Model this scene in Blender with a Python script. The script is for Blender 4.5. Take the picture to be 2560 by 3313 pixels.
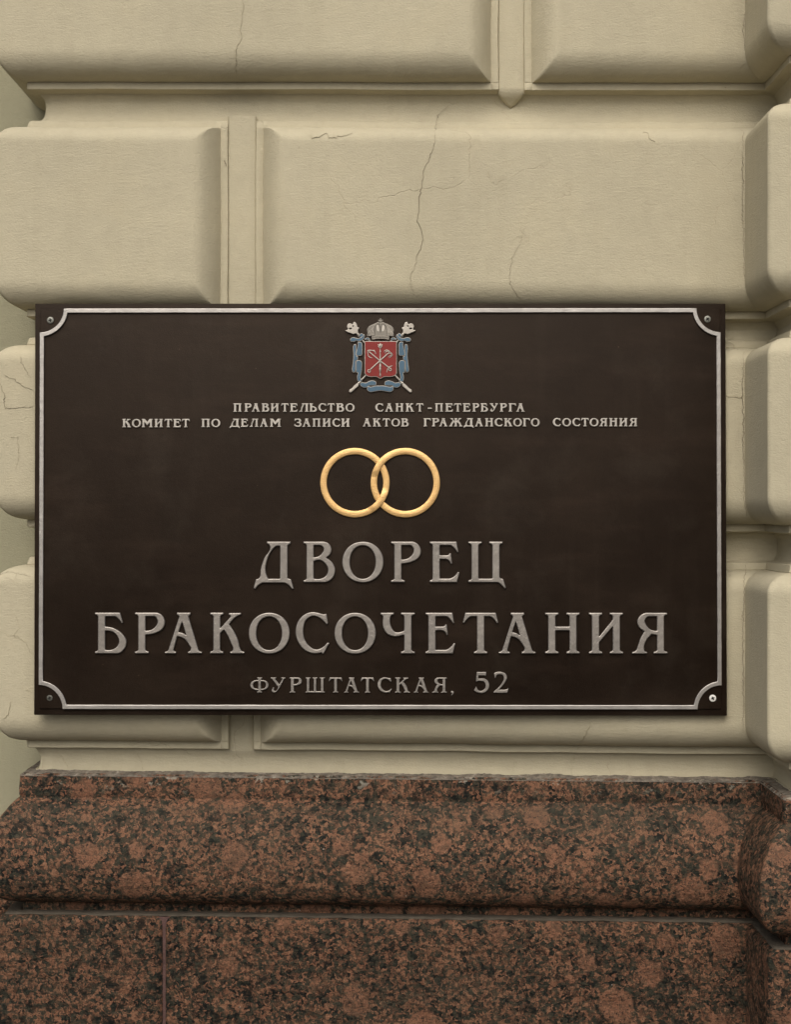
import bpy, bmesh, math, random
from mathutils import Vector, Matrix, noise

R = math.radians
scene = bpy.context.scene
for o in list(bpy.data.objects):
    bpy.data.objects.remove(o)
COL = scene.collection

# ------------------------------------------------------------------ camera
D = 2.86            # metres from the lens to the face of the blocks
S = 1867.0          # photograph pixels per metre on that face
CZ = 1.55           # height of the lens above the pavement
cd = bpy.data.cameras.new('camera')
cam = bpy.data.objects.new('camera', cd)
COL.objects.link(cam)
cam.location = (0, -D, CZ)
cam.rotation_euler = (R(90), 0, 0)
cd.sensor_fit = 'HORIZONTAL'
cd.sensor_width = 24.0
cd.lens = 24.0 * S * D / 2560.0
cd.clip_end = 500
cd.clip_start = 0.05
scene.camera = cam

# ------------------------------------------------------------------ light
SUN_EL, SUN_AZ = R(46), R(9)       # azimuth measured from straight behind the camera, to the left
world = bpy.data.worlds.new('World')
scene.world = world
world.use_nodes = True
wn, wl = world.node_tree.nodes, world.node_tree.links
bg = wn['Background']
sky = wn.new('ShaderNodeTexSky')
sky.sky_type = 'NISHITA'
sky.sun_disc = False
sky.sun_elevation = SUN_EL
sky.sun_rotation = math.pi + SUN_AZ
sky.dust_density = 6.0
sky.air_density = 1.0
hs = wn.new('ShaderNodeHueSaturation')          # overcast: the blue goes out of the sky
hs.inputs['Saturation'].default_value = 0.42
tc = wn.new('ShaderNodeTexCoord')
sx = wn.new('ShaderNodeSeparateXYZ')
rm = wn.new('ShaderNodeMapRange')               # bright overcast: somewhat lighter overhead than at the horizon
rm.inputs['From Min'].default_value = 0.0
rm.inputs['From Max'].default_value = 1.0
rm.inputs['To Min'].default_value = 1.0
rm.inputs['To Max'].default_value = 1.4
mx = wn.new('ShaderNodeMix')
mx.data_type = 'RGBA'
mx.blend_type = 'MULTIPLY'
mx.inputs['Factor'].default_value = 1.0
wl.new(tc.outputs['Generated'], sx.inputs[0])
wl.new(sx.outputs['Z'], rm.inputs['Value'])
wl.new(sky.outputs[0], hs.inputs['Color'])
wl.new(hs.outputs[0], mx.inputs[6])
wl.new(rm.outputs[0], mx.inputs[7])
wl.new(mx.outputs[2], bg.inputs['Color'])
bg.inputs['Strength'].default_value = 0.08

sl = bpy.data.lights.new('sun', 'SUN')
sl.energy = 0.95
sl.angle = R(58)
sl.color = (1.0, 0.915, 0.79)
so = bpy.data.objects.new('sun', sl)
COL.objects.link(so)
sdir = Vector((-math.sin(SUN_AZ) * math.cos(SUN_EL), -math.cos(SUN_AZ) * math.cos(SUN_EL), math.sin(SUN_EL)))
so.rotation_euler = sdir.to_track_quat('Z', 'Y').to_euler()

scene.view_settings.view_transform = 'Standard'
scene.view_settings.look = 'None'
scene.view_settings.exposure = 0.53
scene.view_settings.gamma = 1.0

# ------------------------------------------------------------------ helpers
def px_x(px, d=0.0):
    return (px - 1280.0) / S * (D + d) / D
def px_z(py, d=0.0):
    return CZ + (1656.5 - py) / S * (D + d) / D

YAW, ROLL = math.tan(R(1.2)), math.tan(R(0.38))
def W(x, y, z):                    # the masonry stands a little askew to the lens
    return (x, y - x * YAW, z - x * ROLL)

def thing(name, label, cat, loc=(0, 0, 0), kind=None):
    o = bpy.data.objects.new(name, None)
    o.empty_display_size = 0.1
    COL.objects.link(o)
    o.location = loc
    o['label'] = label
    o['category'] = cat
    if kind:
        o['kind'] = kind
    return o

def smooth(me, ang=35):
    for p in me.polygons:
        p.use_smooth = True
    me.set_sharp_from_angle(angle=R(ang))

def link(name, me, mat, parent=None, label=None, ang=35):
    me.name = name
    if ang:
        smooth(me, ang)
    o = bpy.data.objects.new(name, me)
    COL.objects.link(o)
    if mat:
        me.materials.clear()
        me.materials.append(mat)
    if parent:
        o.parent = parent
        if parent.type == 'EMPTY':
            o.matrix_parent_inverse = Matrix()
    if label:
        o['label'] = label
    return o

def mesh_of(verts, faces):
    me = bpy.data.meshes.new('m')
    me.from_pydata(verts, [], faces)
    me.update()
    return me

# ------------------------------------------------------------------ materials
class NT:
    def __init__(self, name):
        self.m = bpy.data.materials.new(name)
        self.m.use_nodes = True
        self.n, self.l = self.m.node_tree.nodes, self.m.node_tree.links
        self.b = self.n['Principled BSDF']
        self.co = self.n.new('ShaderNodeTexCoord').outputs['Object']
    def new(self, t, **k):
        q = self.n.new(t)
        for a, v in k.items():
            setattr(q, a, v)
        return q
    def put(self, sock, v):
        if hasattr(v, 'is_output'):
            self.l.new(v, sock)
        else:
            sock.default_value = v
    def scale(self, v, s):
        q = self.new('ShaderNodeMapping')
        self.put(q.inputs['Vector'], v)
        q.inputs['Scale'].default_value = s
        return q.outputs[0]
    def noise(self, v, sc, det=4, rough=0.55, dist=0.0, out='Fac'):
        q = self.new('ShaderNodeTexNoise')
        self.put(q.inputs['Vector'], v)
        q.inputs['Scale'].default_value = sc
        q.inputs['Detail'].default_value = det
        q.inputs['Roughness'].default_value = rough
        q.inputs['Distortion'].default_value = dist
        return q.outputs[out]
    def voro(self, v, sc, feature='F1', out='Distance', rnd=1.0):
        q = self.new('ShaderNodeTexVoronoi', feature=feature)
        self.put(q.inputs['Vector'], v)
        q.inputs['Scale'].default_value = sc
        q.inputs['Randomness'].default_value = rnd
        return q.outputs[out]
    def ramp(self, v, stops, interp='LINEAR'):
        q = self.new('ShaderNodeValToRGB')
        q.color_ramp.interpolation = interp
        e = q.color_ramp.elements
        while len(e) < len(stops):
            e.new(0.5)
        for el, (p, c) in zip(e, stops):
            el.position = p
            el.color = (c, c, c, 1) if isinstance(c, (int, float)) else (*c, 1)
        self.put(q.inputs[0], v)
        return q.outputs[0]
    def mix(self, f, a, b, mode='MIX'):
        q = self.new('ShaderNodeMix', data_type='RGBA', blend_type=mode)
        self.put(q.inputs[0], f)
        for s, v in ((6, a), (7, b)):
            if isinstance(v, tuple):
                v = (*v, 1) if len(v) == 3 else v
            self.put(q.inputs[s], v)
        return q.outputs[2]
    def math(self, op, a, b=0.0):
        q = self.new('ShaderNodeMath', operation=op)
        self.put(q.inputs[0], a)
        self.put(q.inputs[1], b)
        return q.outputs[0]
    def warp(self, v, sc, amt, det=3):
        nn = self.noise(v, sc, det, out='Color')
        q = self.new('ShaderNodeVectorMath', operation='SUBTRACT')
        self.put(q.inputs[0], nn)
        q.inputs[1].default_value = (0.5, 0.5, 0.5)
        r = self.new('ShaderNodeVectorMath', operation='SCALE')
        self.l.new(q.outputs[0], r.inputs[0])
        r.inputs['Scale'].default_value = amt
        a = self.new('ShaderNodeVectorMath', operation='ADD')
        self.put(a.inputs[0], v)
        self.l.new(r.outputs[0], a.inputs[1])
        return a.outputs[0]
    def bump(self, h, dist, strength=1.0, normal=None):
        q = self.new('ShaderNodeBump')
        q.inputs['Strength'].default_value = strength
        q.inputs['Distance'].default_value = dist
        self.put(q.inputs['Height'], h)
        if normal is not None:
            self.l.new(normal, q.inputs['Normal'])
        return q.outputs[0]
    def done(self, col, rough, normal=None, metal=0.0, spec=0.5):
        if isinstance(col, tuple):
            col = (*col, 1) if len(col) == 3 else col
        self.put(self.b.inputs['Base Color'], col)
        self.put(self.b.inputs['Roughness'], rough)
        self.put(self.b.inputs['Metallic'], metal)
        self.put(self.b.inputs['Specular IOR Level'], spec)
        if normal is not None:
            self.l.new(normal, self.b.inputs['Normal'])
        return self.m

def mat_plaster(name, base, tint=1.0):
    t = NT(name)
    c = t.co
    big = t.noise(c, 3.5, 4, 0.6)
    col = t.mix(t.ramp(big, [(0.35, 0.0), (0.7, 1.0)]), tuple(x * 0.93 for x in base), tuple(x * 1.04 for x in base))
    # warm and greenish patches of old paint
    pat = t.noise(c, 7.0, 3, 0.6)
    col = t.mix(t.math('MULTIPLY', t.ramp(pat, [(0.5, 0.0), (0.75, 1.0)]), 0.35), col, (base[0] * 0.97, base[1] * 0.94, base[2] * 0.88))
    fm = t.noise(t.warp(c, 20, 0.05), 45.0, 5, 0.7)
    col = t.mix(0.6, col, t.ramp(fm, [(0.3, 0.93), (0.7, 1.06)]), 'MULTIPLY')
    # rain streaks running down
    st = t.noise(t.scale(c, (26, 26, 1.3)), 1.0, 3, 0.6)
    col = t.mix(t.math('MULTIPLY', t.ramp(st, [(0.52, 0.0), (0.72, 1.0)]), 0.22), col, (base[0] * 0.82, base[1] * 0.81, base[2] * 0.78))
    # sparse dark pits
    pits = t.ramp(t.voro(c, 26.0), [(0.018, 1.0), (0.03, 0.0)])
    gate = t.ramp(t.noise(c, 5.0, 2), [(0.55, 0.0), (0.6, 1.0)])
    col = t.mix(t.math('MULTIPLY', t.math('MULTIPLY', pits, gate), 0.6), col, (0.12, 0.095, 0.06))
    # hairline crazing, only in places
    wv = t.warp(c, 9.0, 0.09, 5)
    cz = t.ramp(t.voro(wv, 6.0, 'DISTANCE_TO_EDGE'), [(0.0, 1.0), (0.006, 0.0)])
    gt = t.ramp(t.noise(t.scale(c, (1, 1, 1.2)), 3.3, 3, 0.6), [(0.54, 0.0), (0.64, 1.0)])
    craze = t.math('MULTIPLY', cz, gt)
    col = t.mix(t.math('MULTIPLY', craze, 0.22), col, (0.20, 0.155, 0.09))
    brush = t.noise(t.warp(t.scale(c, (60, 80, 240)), 0.6, 0.9), 1.0, 4, 0.62)
    sand = t.noise(t.scale(c, (1, 1, 1.6)), 270.0, 4, 0.62)
    lump = t.noise(c, 30.0, 3, 0.5)
    h = t.math('ADD', t.math('MULTIPLY', brush, 0.55), t.math('MULTIPLY', sand, 0.85))
    h = t.math('ADD', h, t.math('MULTIPLY', lump, 0.35))
    h = t.math('SUBTRACT', h, t.math('MULTIPLY', craze, 0.6))
    return t.done(col, 0.85, t.bump(h, 0.0010, 1.0), spec=0.22)

def mat_granite(name, relief=0.0036):
    t = NT(name)
    c = t.co
    w1 = t.warp(t.warp(c, 14.0, 0.016, 2), 75.0, 0.011, 5)
    w2 = t.warp(c, 120.0, 0.017, 6)
    ov = t.voro(w1, 15.5)                                  # big rounded crystals
    ovr = t.voro(w1, 15.5, out='Color')
    sel = t.new('ShaderNodeSeparateColor')
    t.l.new(ovr, sel.inputs[0])
    size = t.math('ADD', t.math('MULTIPLY', sel.outputs[0], 0.28), 0.24)
    inside = t.math('SUBTRACT', size, ov)
    ovoid = t.ramp(inside, [(0.0, 0.0), (0.06, 1.0)])
    ovoid = t.math('MULTIPLY', ovoid, t.ramp(sel.outputs[1], [(0.5, 0.0), (0.51, 1.0)]))
    md = t.voro(w2, 195.0, out='Color')
    ms = t.new('ShaderNodeSeparateColor')
    t.l.new(md, ms.inputs[0])
    patch = t.noise(c, 16.0, 4, 0.6)
    v = t.math('ADD', ms.outputs[0], t.math('MULTIPLY', t.math('SUBTRACT', patch, 0.5), 1.3))
    BR, BR2, GR, DK = (0.176, 0.085, 0.052), (0.110, 0.056, 0.036), (0.060, 0.056, 0.044), (0.011, 0.013, 0.012)
    matrix = t.ramp(v, [(0.0, DK), (0.15, (0.032, 0.033, 0.028)), (0.28, GR), (0.47, BR2), (0.63, BR), (0.92, (0.215, 0.112, 0.071))])
    ovc = t.mix(t.noise(c, 30.0, 3), (0.180, 0.086, 0.053), (0.230, 0.118, 0.078))
    inn = t.math('ADD', inside, 0.045)
    rim = t.math('MULTIPLY', t.ramp(inn, [(0.0, 0.0), (0.015, 1.0), (0.035, 1.0), (0.06, 0.0)]), t.math('MULTIPLY', t.ramp(sel.outputs[1], [(0.5, 0.0), (0.51, 1.0)]), 0.25))
    matrix = t.mix(rim, matrix, (0.030, 0.032, 0.026))
    col = t.mix(t.math('MULTIPLY', ovoid, 0.6), matrix, ovc)
    grain = t.noise(w2, 190.0, 4, 0.7)
    blk = t.ramp(grain, [(0.38, 1.0), (0.45, 0.0)])
    col = t.mix(t.math('MULTIPLY', blk, 0.8), col, DK)
    gy = t.ramp(t.noise(w1, 120.0, 5, 0.7), [(0.51, 0.0), (0.58, 1.0)])
    col = t.mix(t.math('MULTIPLY', gy, t.math('SUBTRACT', 0.75, t.math('MULTIPLY', ovoid, 0.6))), col, GR)
    clump = t.math('MULTIPLY', t.ramp(t.noise(w2, 46.0, 6, 0.72), [(0.56, 0.0), (0.60, 1.0)]), t.math('SUBTRACT', 1.0, ovoid))
    col = t.mix(t.math('MULTIPLY', clump, 0.75), col, DK)
    ctex = t.ramp(t.noise(c, 420.0, 3, 0.7), [(0.3, 0.72), (0.7, 1.2)])
    col = t.mix(0.8, col, ctex, 'MULTIPLY')
    film = t.ramp(t.noise(t.scale(c, (1.0, 1, 3)), 4.0, 3, 0.55), [(0.46, 0.0), (0.68, 1.0)])
    zz = t.new('ShaderNodeSeparateXYZ')
    t.l.new(c, zz.inputs[0])
    shelf = t.ramp(t.math('MULTIPLY', t.math('SUBTRACT', zz.outputs['Z'], GT - 0.17), 6.5), [(0.0, 0.0), (0.45, 0.35), (0.76, 1.0), (0.80, 0.0)])   # patchy grey band along the sloping shoulder
    film = t.math('ADD', t.math('MULTIPLY', film, 0.5), t.math('MULTIPLY', shelf, t.ramp(t.noise(t.scale(c, (1, 1, 2)), 13.0, 5, 0.65), [(0.3, 0.35), (0.62, 1.0)])))
    col = t.mix(t.math('MULTIPLY', film, 0.30), col, (0.075, 0.068, 0.056))
    gm = t.new('ShaderNodeGamma')                       # crystals stand out hard against the dark mica
    t.put(gm.inputs[0], col)
    gm.inputs[1].default_value = 1.42
    sat = t.new('ShaderNodeHueSaturation')
    sat.inputs['Saturation'].default_value = 0.86
    t.l.new(gm.outputs[0], sat.inputs['Color'])
    col = t.mix(1.0, sat.outputs[0], (2.25, 2.33, 2.02), 'MULTIPLY')
    fleck = t.ramp(t.voro(c, 22.0), [(0.016, 1.0), (0.03, 0.0)])
    col = t.mix(t.math('MULTIPLY', fleck, 0.5), col, (0.5, 0.47, 0.42))
    hew = t.noise(t.warp(t.scale(c, (70, 80, 150)), 0.5, 1.1), 1.0, 5, 0.7)
    fine = t.noise(c, 330.0, 4, 0.7)
    h = t.math('ADD', hew, t.math('MULTIPLY', fine, 0.6))
    h = t.math('ADD', h, t.math('MULTIPLY', grain, 0.4))
    sz = t.new('ShaderNodeSeparateXYZ')
    t.l.new(c, sz.inputs[0])
    top = t.ramp(t.math('MULTIPLY', t.math('SUBTRACT', sz.outputs['Z'], GT - 0.035), 28.0), [(0.0, 0.0), (0.9, 1.0)])
    spl = t.ramp(t.noise(t.warp(t.scale(c, (1, 1, 1.6)), 50, 0.02), 38.0, 5, 0.65), [(0.60, 0.0), (0.63, 1.0)])
    col = t.mix(t.math('MULTIPLY', t.math('MULTIPLY', top, spl), 0.8), col, (0.34, 0.31, 0.25))   # spilled wall paint
    return t.done(col, t.ramp(grain, [(0.3, 0.55), (0.6, 0.75)]), t.bump(h, relief, 1.0), spec=0.2)

def mat_silver(name, base, metal, rough, bump=0.0006, scl=110):
    t = NT(name)
    c = t.co
    s = t.noise(t.warp(c, 40.0, 0.02), scl, 4, 0.6)
    p = t.noise(c, 28.0, 4, 0.6)
    col = t.mix(t.ramp(p, [(0.35, 0.0), (0.7, 1.0)]), tuple(x * 0.86 for x in base), tuple(min(1, x * 1.08) for x in base))
    col = t.mix(t.ramp(t.noise(c, 190.0, 5, 0.7), [(0.22, 0.6), (0.36, 0.0)]), col, tuple(x * 0.35 for x in base))
    return t.done(col, rough, t.bump(s, bump, 1.0), metal=metal)

def mat_gold(name):
    t = NT(name)
    c = t.co
    b = t.noise(t.warp(t.scale(c, (150, 150, 330)), 0.7, 1.6), 1.0, 5, 0.7)
    p = t.noise(c, 60.0, 4, 0.6)
    col = t.mix(t.ramp(p, [(0.3, 0.0), (0.7, 1.0)]), (0.64, 0.39, 0.155), (0.73, 0.47, 0.195))
    col = t.mix(t.ramp(b, [(0.30, 0.4), (0.42, 0.0)]), col, (0.42, 0.26, 0.10))
    col = t.mix(t.ramp(t.noise(c, 150.0, 5, 0.7), [(0.27, 0.8), (0.35, 0.0)]), col, (0.10, 0.06, 0.03))
    return t.done(col, 0.42, t.bump(b, 0.0006, 1.0), metal=0.6)

def mat_bronze(name):
    t = NT(name)
    c = t.co
    a = t.noise(t.warp(c, 4.0, 0.15), 4.5, 5, 0.62)
    b = t.noise(t.scale(c, (3, 3, 14)), 1.6, 4, 0.6)
    col = t.mix(t.ramp(a, [(0.32, 0.0), (0.72, 1.0)]), (0.0085, 0.0050, 0.0032), (0.0165, 0.0106, 0.0070))
    col = t.mix(t.math('MULTIPLY', t.ramp(b, [(0.5, 0.0), (0.75, 1.0)]), 0.4), col, (0.030, 0.019, 0.013))
    # dry dust rubbed over the metal
    dust = t.math('MULTIPLY', t.ramp(t.noise(t.warp(c, 8, 0.1), 7.0, 6, 0.68), [(0.52, 0.0), (0.8, 1.0)]), 0.16)
    col = t.mix(dust, col, (0.075, 0.062, 0.047))
    drip = t.math('MULTIPLY', t.ramp(t.noise(t.warp(t.scale(c, (30, 30, 2.6)), 0.5, 0.5), 1.0, 4, 0.6), [(0.54, 0.0), (0.76, 1.0)]), 0.08)
    col = t.mix(drip, col, (0.055, 0.043, 0.032))
    g = t.noise(c, 700.0, 3, 0.7)
    col = t.mix(0.5, col, t.ramp(g, [(0.3, 0.6), (0.7, 1.35)]), 'MULTIPLY')
    sp = t.math('MULTIPLY', t.ramp(t.voro(c, 34.0), [(0.012, 1.0), (0.02, 0.0)]), t.ramp(t.noise(c, 9.0, 2), [(0.5, 0.0), (0.56, 1.0)]))
    col = t.mix(t.math('MULTIPLY', sp, 0.5), col, (0.4, 0.3, 0.18))
    h = t.math('ADD', g, t.math('MULTIPLY', t.noise(c, 30.0, 4), 1.5))
    ro = t.ramp(a, [(0.3, 0.44), (0.7, 0.56)])
    t.b.inputs['Specular Tint'].default_value = (1.0, 0.84, 0.70, 1)
    return t.done(col, ro, t.bump(h, 0.0004, 0.8), metal=0.0, spec=0.15)

def mat_plain(name, base, rough=0.6, metal=0.0, spec=0.5, var=0.12, scl=60, bump=0.0003):
    t = NT(name)
    n = t.noise(t.co, scl, 4, 0.6)
    col = t.mix(n, tuple(x * (1 - var) for x in base), tuple(x * (1 + var) for x in base))
    return t.done(col, rough, t.bump(t.noise(t.co, scl * 4, 3), bump), metal=metal, spec=spec)

def mat_mortar(name):
    t = NT(name)
    c = t.co
    n = t.noise(t.warp(c, 60, 0.02), 60.0, 5, 0.7)
    col = t.ramp(n, [(0.3, (0.075, 0.064, 0.052)), (0.46, (0.14, 0.12, 0.097)), (0.58, (0.22, 0.19, 0.15)), (0.72, (0.40, 0.36, 0.30))])
    return t.done(col, 0.9, t.bump(t.noise(c, 140, 5, 0.7), 0.004), spec=0.2)

def mat_pavement(name):
    t = NT(name)
    q = t.new('ShaderNodeTexBrick')
    t.put(q.inputs['Vector'], t.co)
    q.inputs['Scale'].default_value = 1.0
    q.inputs['Brick Width'].default_value = 0.9
    q.inputs['Row Height'].default_value = 0.6
    q.inputs['Mortar Size'].default_value = 0.006
    q.inputs['Color1'].default_value = (0.044, 0.039, 0.033, 1)
    q.inputs['Color2'].default_value = (0.056, 0.050, 0.042, 1)
    q.inputs['Mortar'].default_value = (0.04, 0.038, 0.035, 1)
    col = t.mix(0.6, q.outputs['Color'], t.ramp(t.noise(t.co, 30, 5), [(0.3, 0.75), (0.7, 1.2)]), 'MULTIPLY')
    return t.done(col, 0.85, t.bump(t.noise(t.co, 120, 4), 0.002))

GT = CZ + (1656.5 - 2508) / S * (D + 0.05) / D     # top of the granite
PLASTER = mat_plaster('cream_plaster', (0.430, 0.386, 0.274))
PLASTER_SHADED = mat_plaster('shaded_greenish_plaster', (0.295, 0.278, 0.188))  # slightly greener plaster copy, darkened so the recess shade is in its colour
GRANITE = mat_granite('red_granite')
GRANITE_R = mat_granite('rough_hewn_granite', 0.0062)
MORTAR = mat_mortar('grey_mortar')
JOINT = mat_plain('brown_joint_filler', (0.085, 0.045, 0.038), 0.9, var=0.4, scl=90, bump=0.002)
CRACK = mat_plain('crack_shadow', (0.13, 0.10, 0.06), 0.95, spec=0.1, var=0.5, scl=120)
CRACK_P = mat_plain('hairline_crack', (0.33, 0.285, 0.19), 0.95, spec=0.1, var=0.4, scl=120)
BRONZE = mat_bronze('dark_bronze')
SILVER = mat_silver('silver_paint', (0.30, 0.272, 0.242), 0.8, 0.42)
SILVER_B = mat_silver('silver_border_paint', (0.42, 0.395, 0.365), 0.85, 0.36, 0.0005, 90)
SILVER_S = mat_silver('pale_silver_paint', (0.45, 0.415, 0.365), 0.6, 0.42, 0.0003)
CROWN = mat_silver('crown_dark_silver', (0.20, 0.18, 0.15), 0.4, 0.42, 0.0002)
CREST = mat_silver('crest_silver', (0.44, 0.40, 0.345), 0.4, 0.35, 0.0002)
GOLD = mat_gold('gold_paint')
RED = mat_plain('red_enamel', (0.19, 0.016, 0.012), 0.4, spec=0.3, var=0.15, scl=40, bump=0.0001)
BLUE = mat_plain('blue_enamel', (0.060, 0.112, 0.160), 0.4, spec=0.3, var=0.25, scl=40, bump=0.0001)
DARK = mat_plain('dark_recess', (0.010, 0.009, 0.008), 0.8, spec=0.2)
ZINC = mat_plain('zinc_screw', (0.19, 0.19, 0.165), 0.42, metal=0.6, var=0.2, scl=300)
OLDZINC = mat_plain('dull_screw', (0.085, 0.085, 0.070), 0.55, metal=0.4, var=0.3, scl=300)
WHITE = mat_plain('white_screw_paint', (0.62, 0.61, 0.57), 0.5, var=0.05, scl=300)
PAVE = mat_pavement('paving_stone')

# ------------------------------------------------------------------ the ground
def ground():
    n = 2
    me = mesh_of([(-60, -120, 0), (60, -120, 0), (60, 6, 0), (-60, 6, 0)], [(0, 1, 2, 3)])
    o = link('pavement', me, PAVE, ang=0)
    o['kind'] = 'structure'
    o['label'] = 'grey stone slab pavement at the foot of the wall'
    o['category'] = 'pavement'
ground()

# ------------------------------------------------------------------ rusticated masonry
FL = 0.069                                  # depth of the groove floor behind the block face
RQ, FD, FH = 0.043, 0.045, 0.0125           # quarter round, fillet depth, fillet height
def edge_profile(rq, pw):
    """(offset from the footprint edge, depth): groove side, fillet, then the round up to the face."""
    p = [(0.0, FL), (0.003, FL - 0.006), (0.0045, 0.056), (0.0050, 0.0475), (0.0062, FD), (0.006 + FH - 0.001, FD + 0.0003), (0.006 + FH, FD + 0.0012)]
    o0 = 0.006 + FH + 0.0008
    for k in range(1, 13):
        if pw is None:
            a = k / 12 * math.pi / 2
            p.append((o0 + rq * (1 - math.cos(a)), (FD - 0.001) * (1 - math.sin(a))))
        else:
            t = k / 12
            p.append((o0 + rq * t, FD * (1 - t) ** pw))
    p.append((p[-1][0] + 0.006, 0.0))
    return p
P_BOT, P_TOP, P_SIDE = edge_profile(0.045, None), edge_profile(0.033, None), edge_profile(0.046, 2.15)
def prof_d(o, P):
    if o <= 0:
        return FL
    for (a, da), (b, db) in zip(P, P[1:]):
        if o <= b:
            return da + (db - da) * (o - a) / (b - a)
    return 0.0

def turn(X0, Y0, Lr):
    """Plan of a wall whose left end turns back: s runs along the front from X0; s < X0 is the return."""
    def f(s, d):
        r = 0.007
        t = abs(s - X0)
        if t < r:
            d = d + 0.0022 * (1 - t / r) ** 2
        if s >= X0:
            t = s - X0
            return (X0 + d + t - (d * t / Lr if t < Lr else d), Y0 + d)
        return (X0 + d, Y0 + d + t - (d * t / Lr if t < Lr else d))
    return f

def axis(a, b, step, Pa, Pb, extra=()):
    v = set()
    for P, f in ((Pa, lambda o: a + o), (Pb, lambda o: b - o)):
        for o, _ in P or ():
            v.add(round(f(o), 6))
    lo = a + (Pa[-1][0] if Pa else 0)
    hi = b - (Pb[-1][0] if Pb else 0)
    n = max(2, int((hi - lo) / step))
    for i in range(n + 1):
        v.add(round(lo + (hi - lo) * i / n, 6))
    for e in extra:
        if a <= e <= b:
            v.add(round(e, 6))
    out = []
    for q in sorted(v):
        if not out or q - out[-1] > 0.00015:
            out.append(q)
    return out

BLOCKS = []          # footprints on the front of the plaque wall, for laying cracks on them
def make_block(name, parent, plan, s0, s1, z0, z1, fl=True, fr=True, corner=None, seed=0, label=None, rec=False, mat=None):
    ex = [] if corner is None else [corner + k for k in (-0.007, -0.0045, -0.002, 0, 0.002, 0.0045, 0.007)]
    ss = axis(s0, s1, 0.018, P_SIDE if fl else None, P_SIDE if fr else None, ex)
    zs = axis(z0, z1, 0.018, P_BOT, P_TOP)
    verts, faces, dd = [], [], []
    BIG = 9.0
    for s in ss:
        os_ = min(s - s0 if fl else BIG, s1 - s if fr else BIG)
        for z in zs:
            oz = min(z - z0, z1 - z)
            o = min(os_, oz)
            d = max(prof_d(os_, P_SIDE), prof_d(z - z0, P_BOT), prof_d(z1 - z, P_TOP))
            base = d
            sv, zv = s, z
            q = Vector((s * 9 + seed * 7.3, z * 9, seed * 3.1))
            if o < 0.03:
                # hand run mouldings waver
                if oz <= os_:
                    zv += 0.0013 * noise.noise(q) + 0.0004 * noise.noise(q * 9)
                else:
                    sv += 0.0013 * noise.noise(q) + 0.0004 * noise.noise(q * 9)
            if z1 - z <= min(os_, oz) + 1e-6 and 0.004 < o < 0.0188:
                d += 0.0045 * (0.0188 - o) / 0.0145     # the upper fillet leans back
            if o > 0.002:
                d += 0.0010 * noise.noise(q * 0.7 + Vector((3, 5, 7))) + 0.0005 * noise.noise(q * 4)
                if os_ < 0.07 and oz < 0.07:
                    d += 0.0016 * max(0, noise.noise(q * 5))
            x, y = plan(sv, d)
            verts.append(W(x, y, zv))
            dd.append(base)
    nz = len(zs)
    for i in range(len(ss) - 1):
        for j in range(nz - 1):
            a, b, c, e = i * nz + j, (i + 1) * nz + j, (i + 1) * nz + j + 1, i * nz + j + 1
            if abs(dd[a] + dd[c] - dd[b] - dd[e]) < 1e-6:
                faces.append((a, b, c, e))
            elif abs(dd[a] - dd[c]) > abs(dd[b] - dd[e]):
                faces += [(a, b, c), (a, c, e)]        # the mitre runs along the longer drop
            else:
                faces += [(a, b, e), (b, c, e)]
    if rec:
        BLOCKS.append((s0, s1, z0, z1, fl, fr))
    return link(name, mesh_of(verts, faces), mat or PLASTER, parent, label, 42)

def strip_mesh(plan, ss, rows):
    """Sweep a vertical profile rows=[(depth, z)] along s."""
    verts, faces = [], []
    n = len(rows)
    for s in ss:
        for k, (d, z) in enumerate(rows):
            q = Vector((s * 8, z * 8, 11.0))
            x, y = plan(s, d + 0.0006 * noise.noise(q))
            verts.append(W(x, y, z))
    for i in range(len(ss) - 1):
        for k in range(n - 1):
            faces.append((i * n + k, (i + 1) * n + k, (i + 1) * n + k + 1, i * n + k + 1))
    return mesh_of(verts, faces)

def frange(a, b, st):
    n = max(1, int(round((b - a) / st)))
    return [a + (b - a) * i / n for i in range(n + 1)]

XL = px_x(-24)                       # left corner of the plaque wall
XP = px_x(2406)                      # where the projecting pier starts
PD = 0.175                           # how far the pier stands forward
plan_w = turn(XL, 0.0, 0.30)
plan_p = turn(XP, -PD, 0.11)

def zb(py):       # lower fillet edge of a block, seen at fillet depth
    return px_z(py, 0.045) - 0.006
def zt(py):       # upper fillet edge
    return px_z(py, 0.045) + 0.006
zA0 = zb(291)
zB1, zB0 = zt(394), zb(1028)
zC1, zC0 = zt(1098), zb(1712)
zD1, zD0 = zt(1811), zb(2428)
zA1 = zA0 + (zB1 - zB0)
zN0 = zA1 + (zB0 - zC1)
ROWS = [(zN0, zN0 + 0.33), (zA0, zA1), (zB0, zB1), (zC0, zC1), (zD0, zD1)]
JNT = [(735, 828), (1612, 1698), (735, 828), (1612, 1698), (737, 821)]

wall = thing('rusticated_wall', 'cream stucco wall of rounded rusticated blocks carrying the dark plaque', 'wall')
pier = thing('rusticated_pier', 'projecting cream stucco pier with rounded blocks at the right edge', 'pier')

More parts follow.
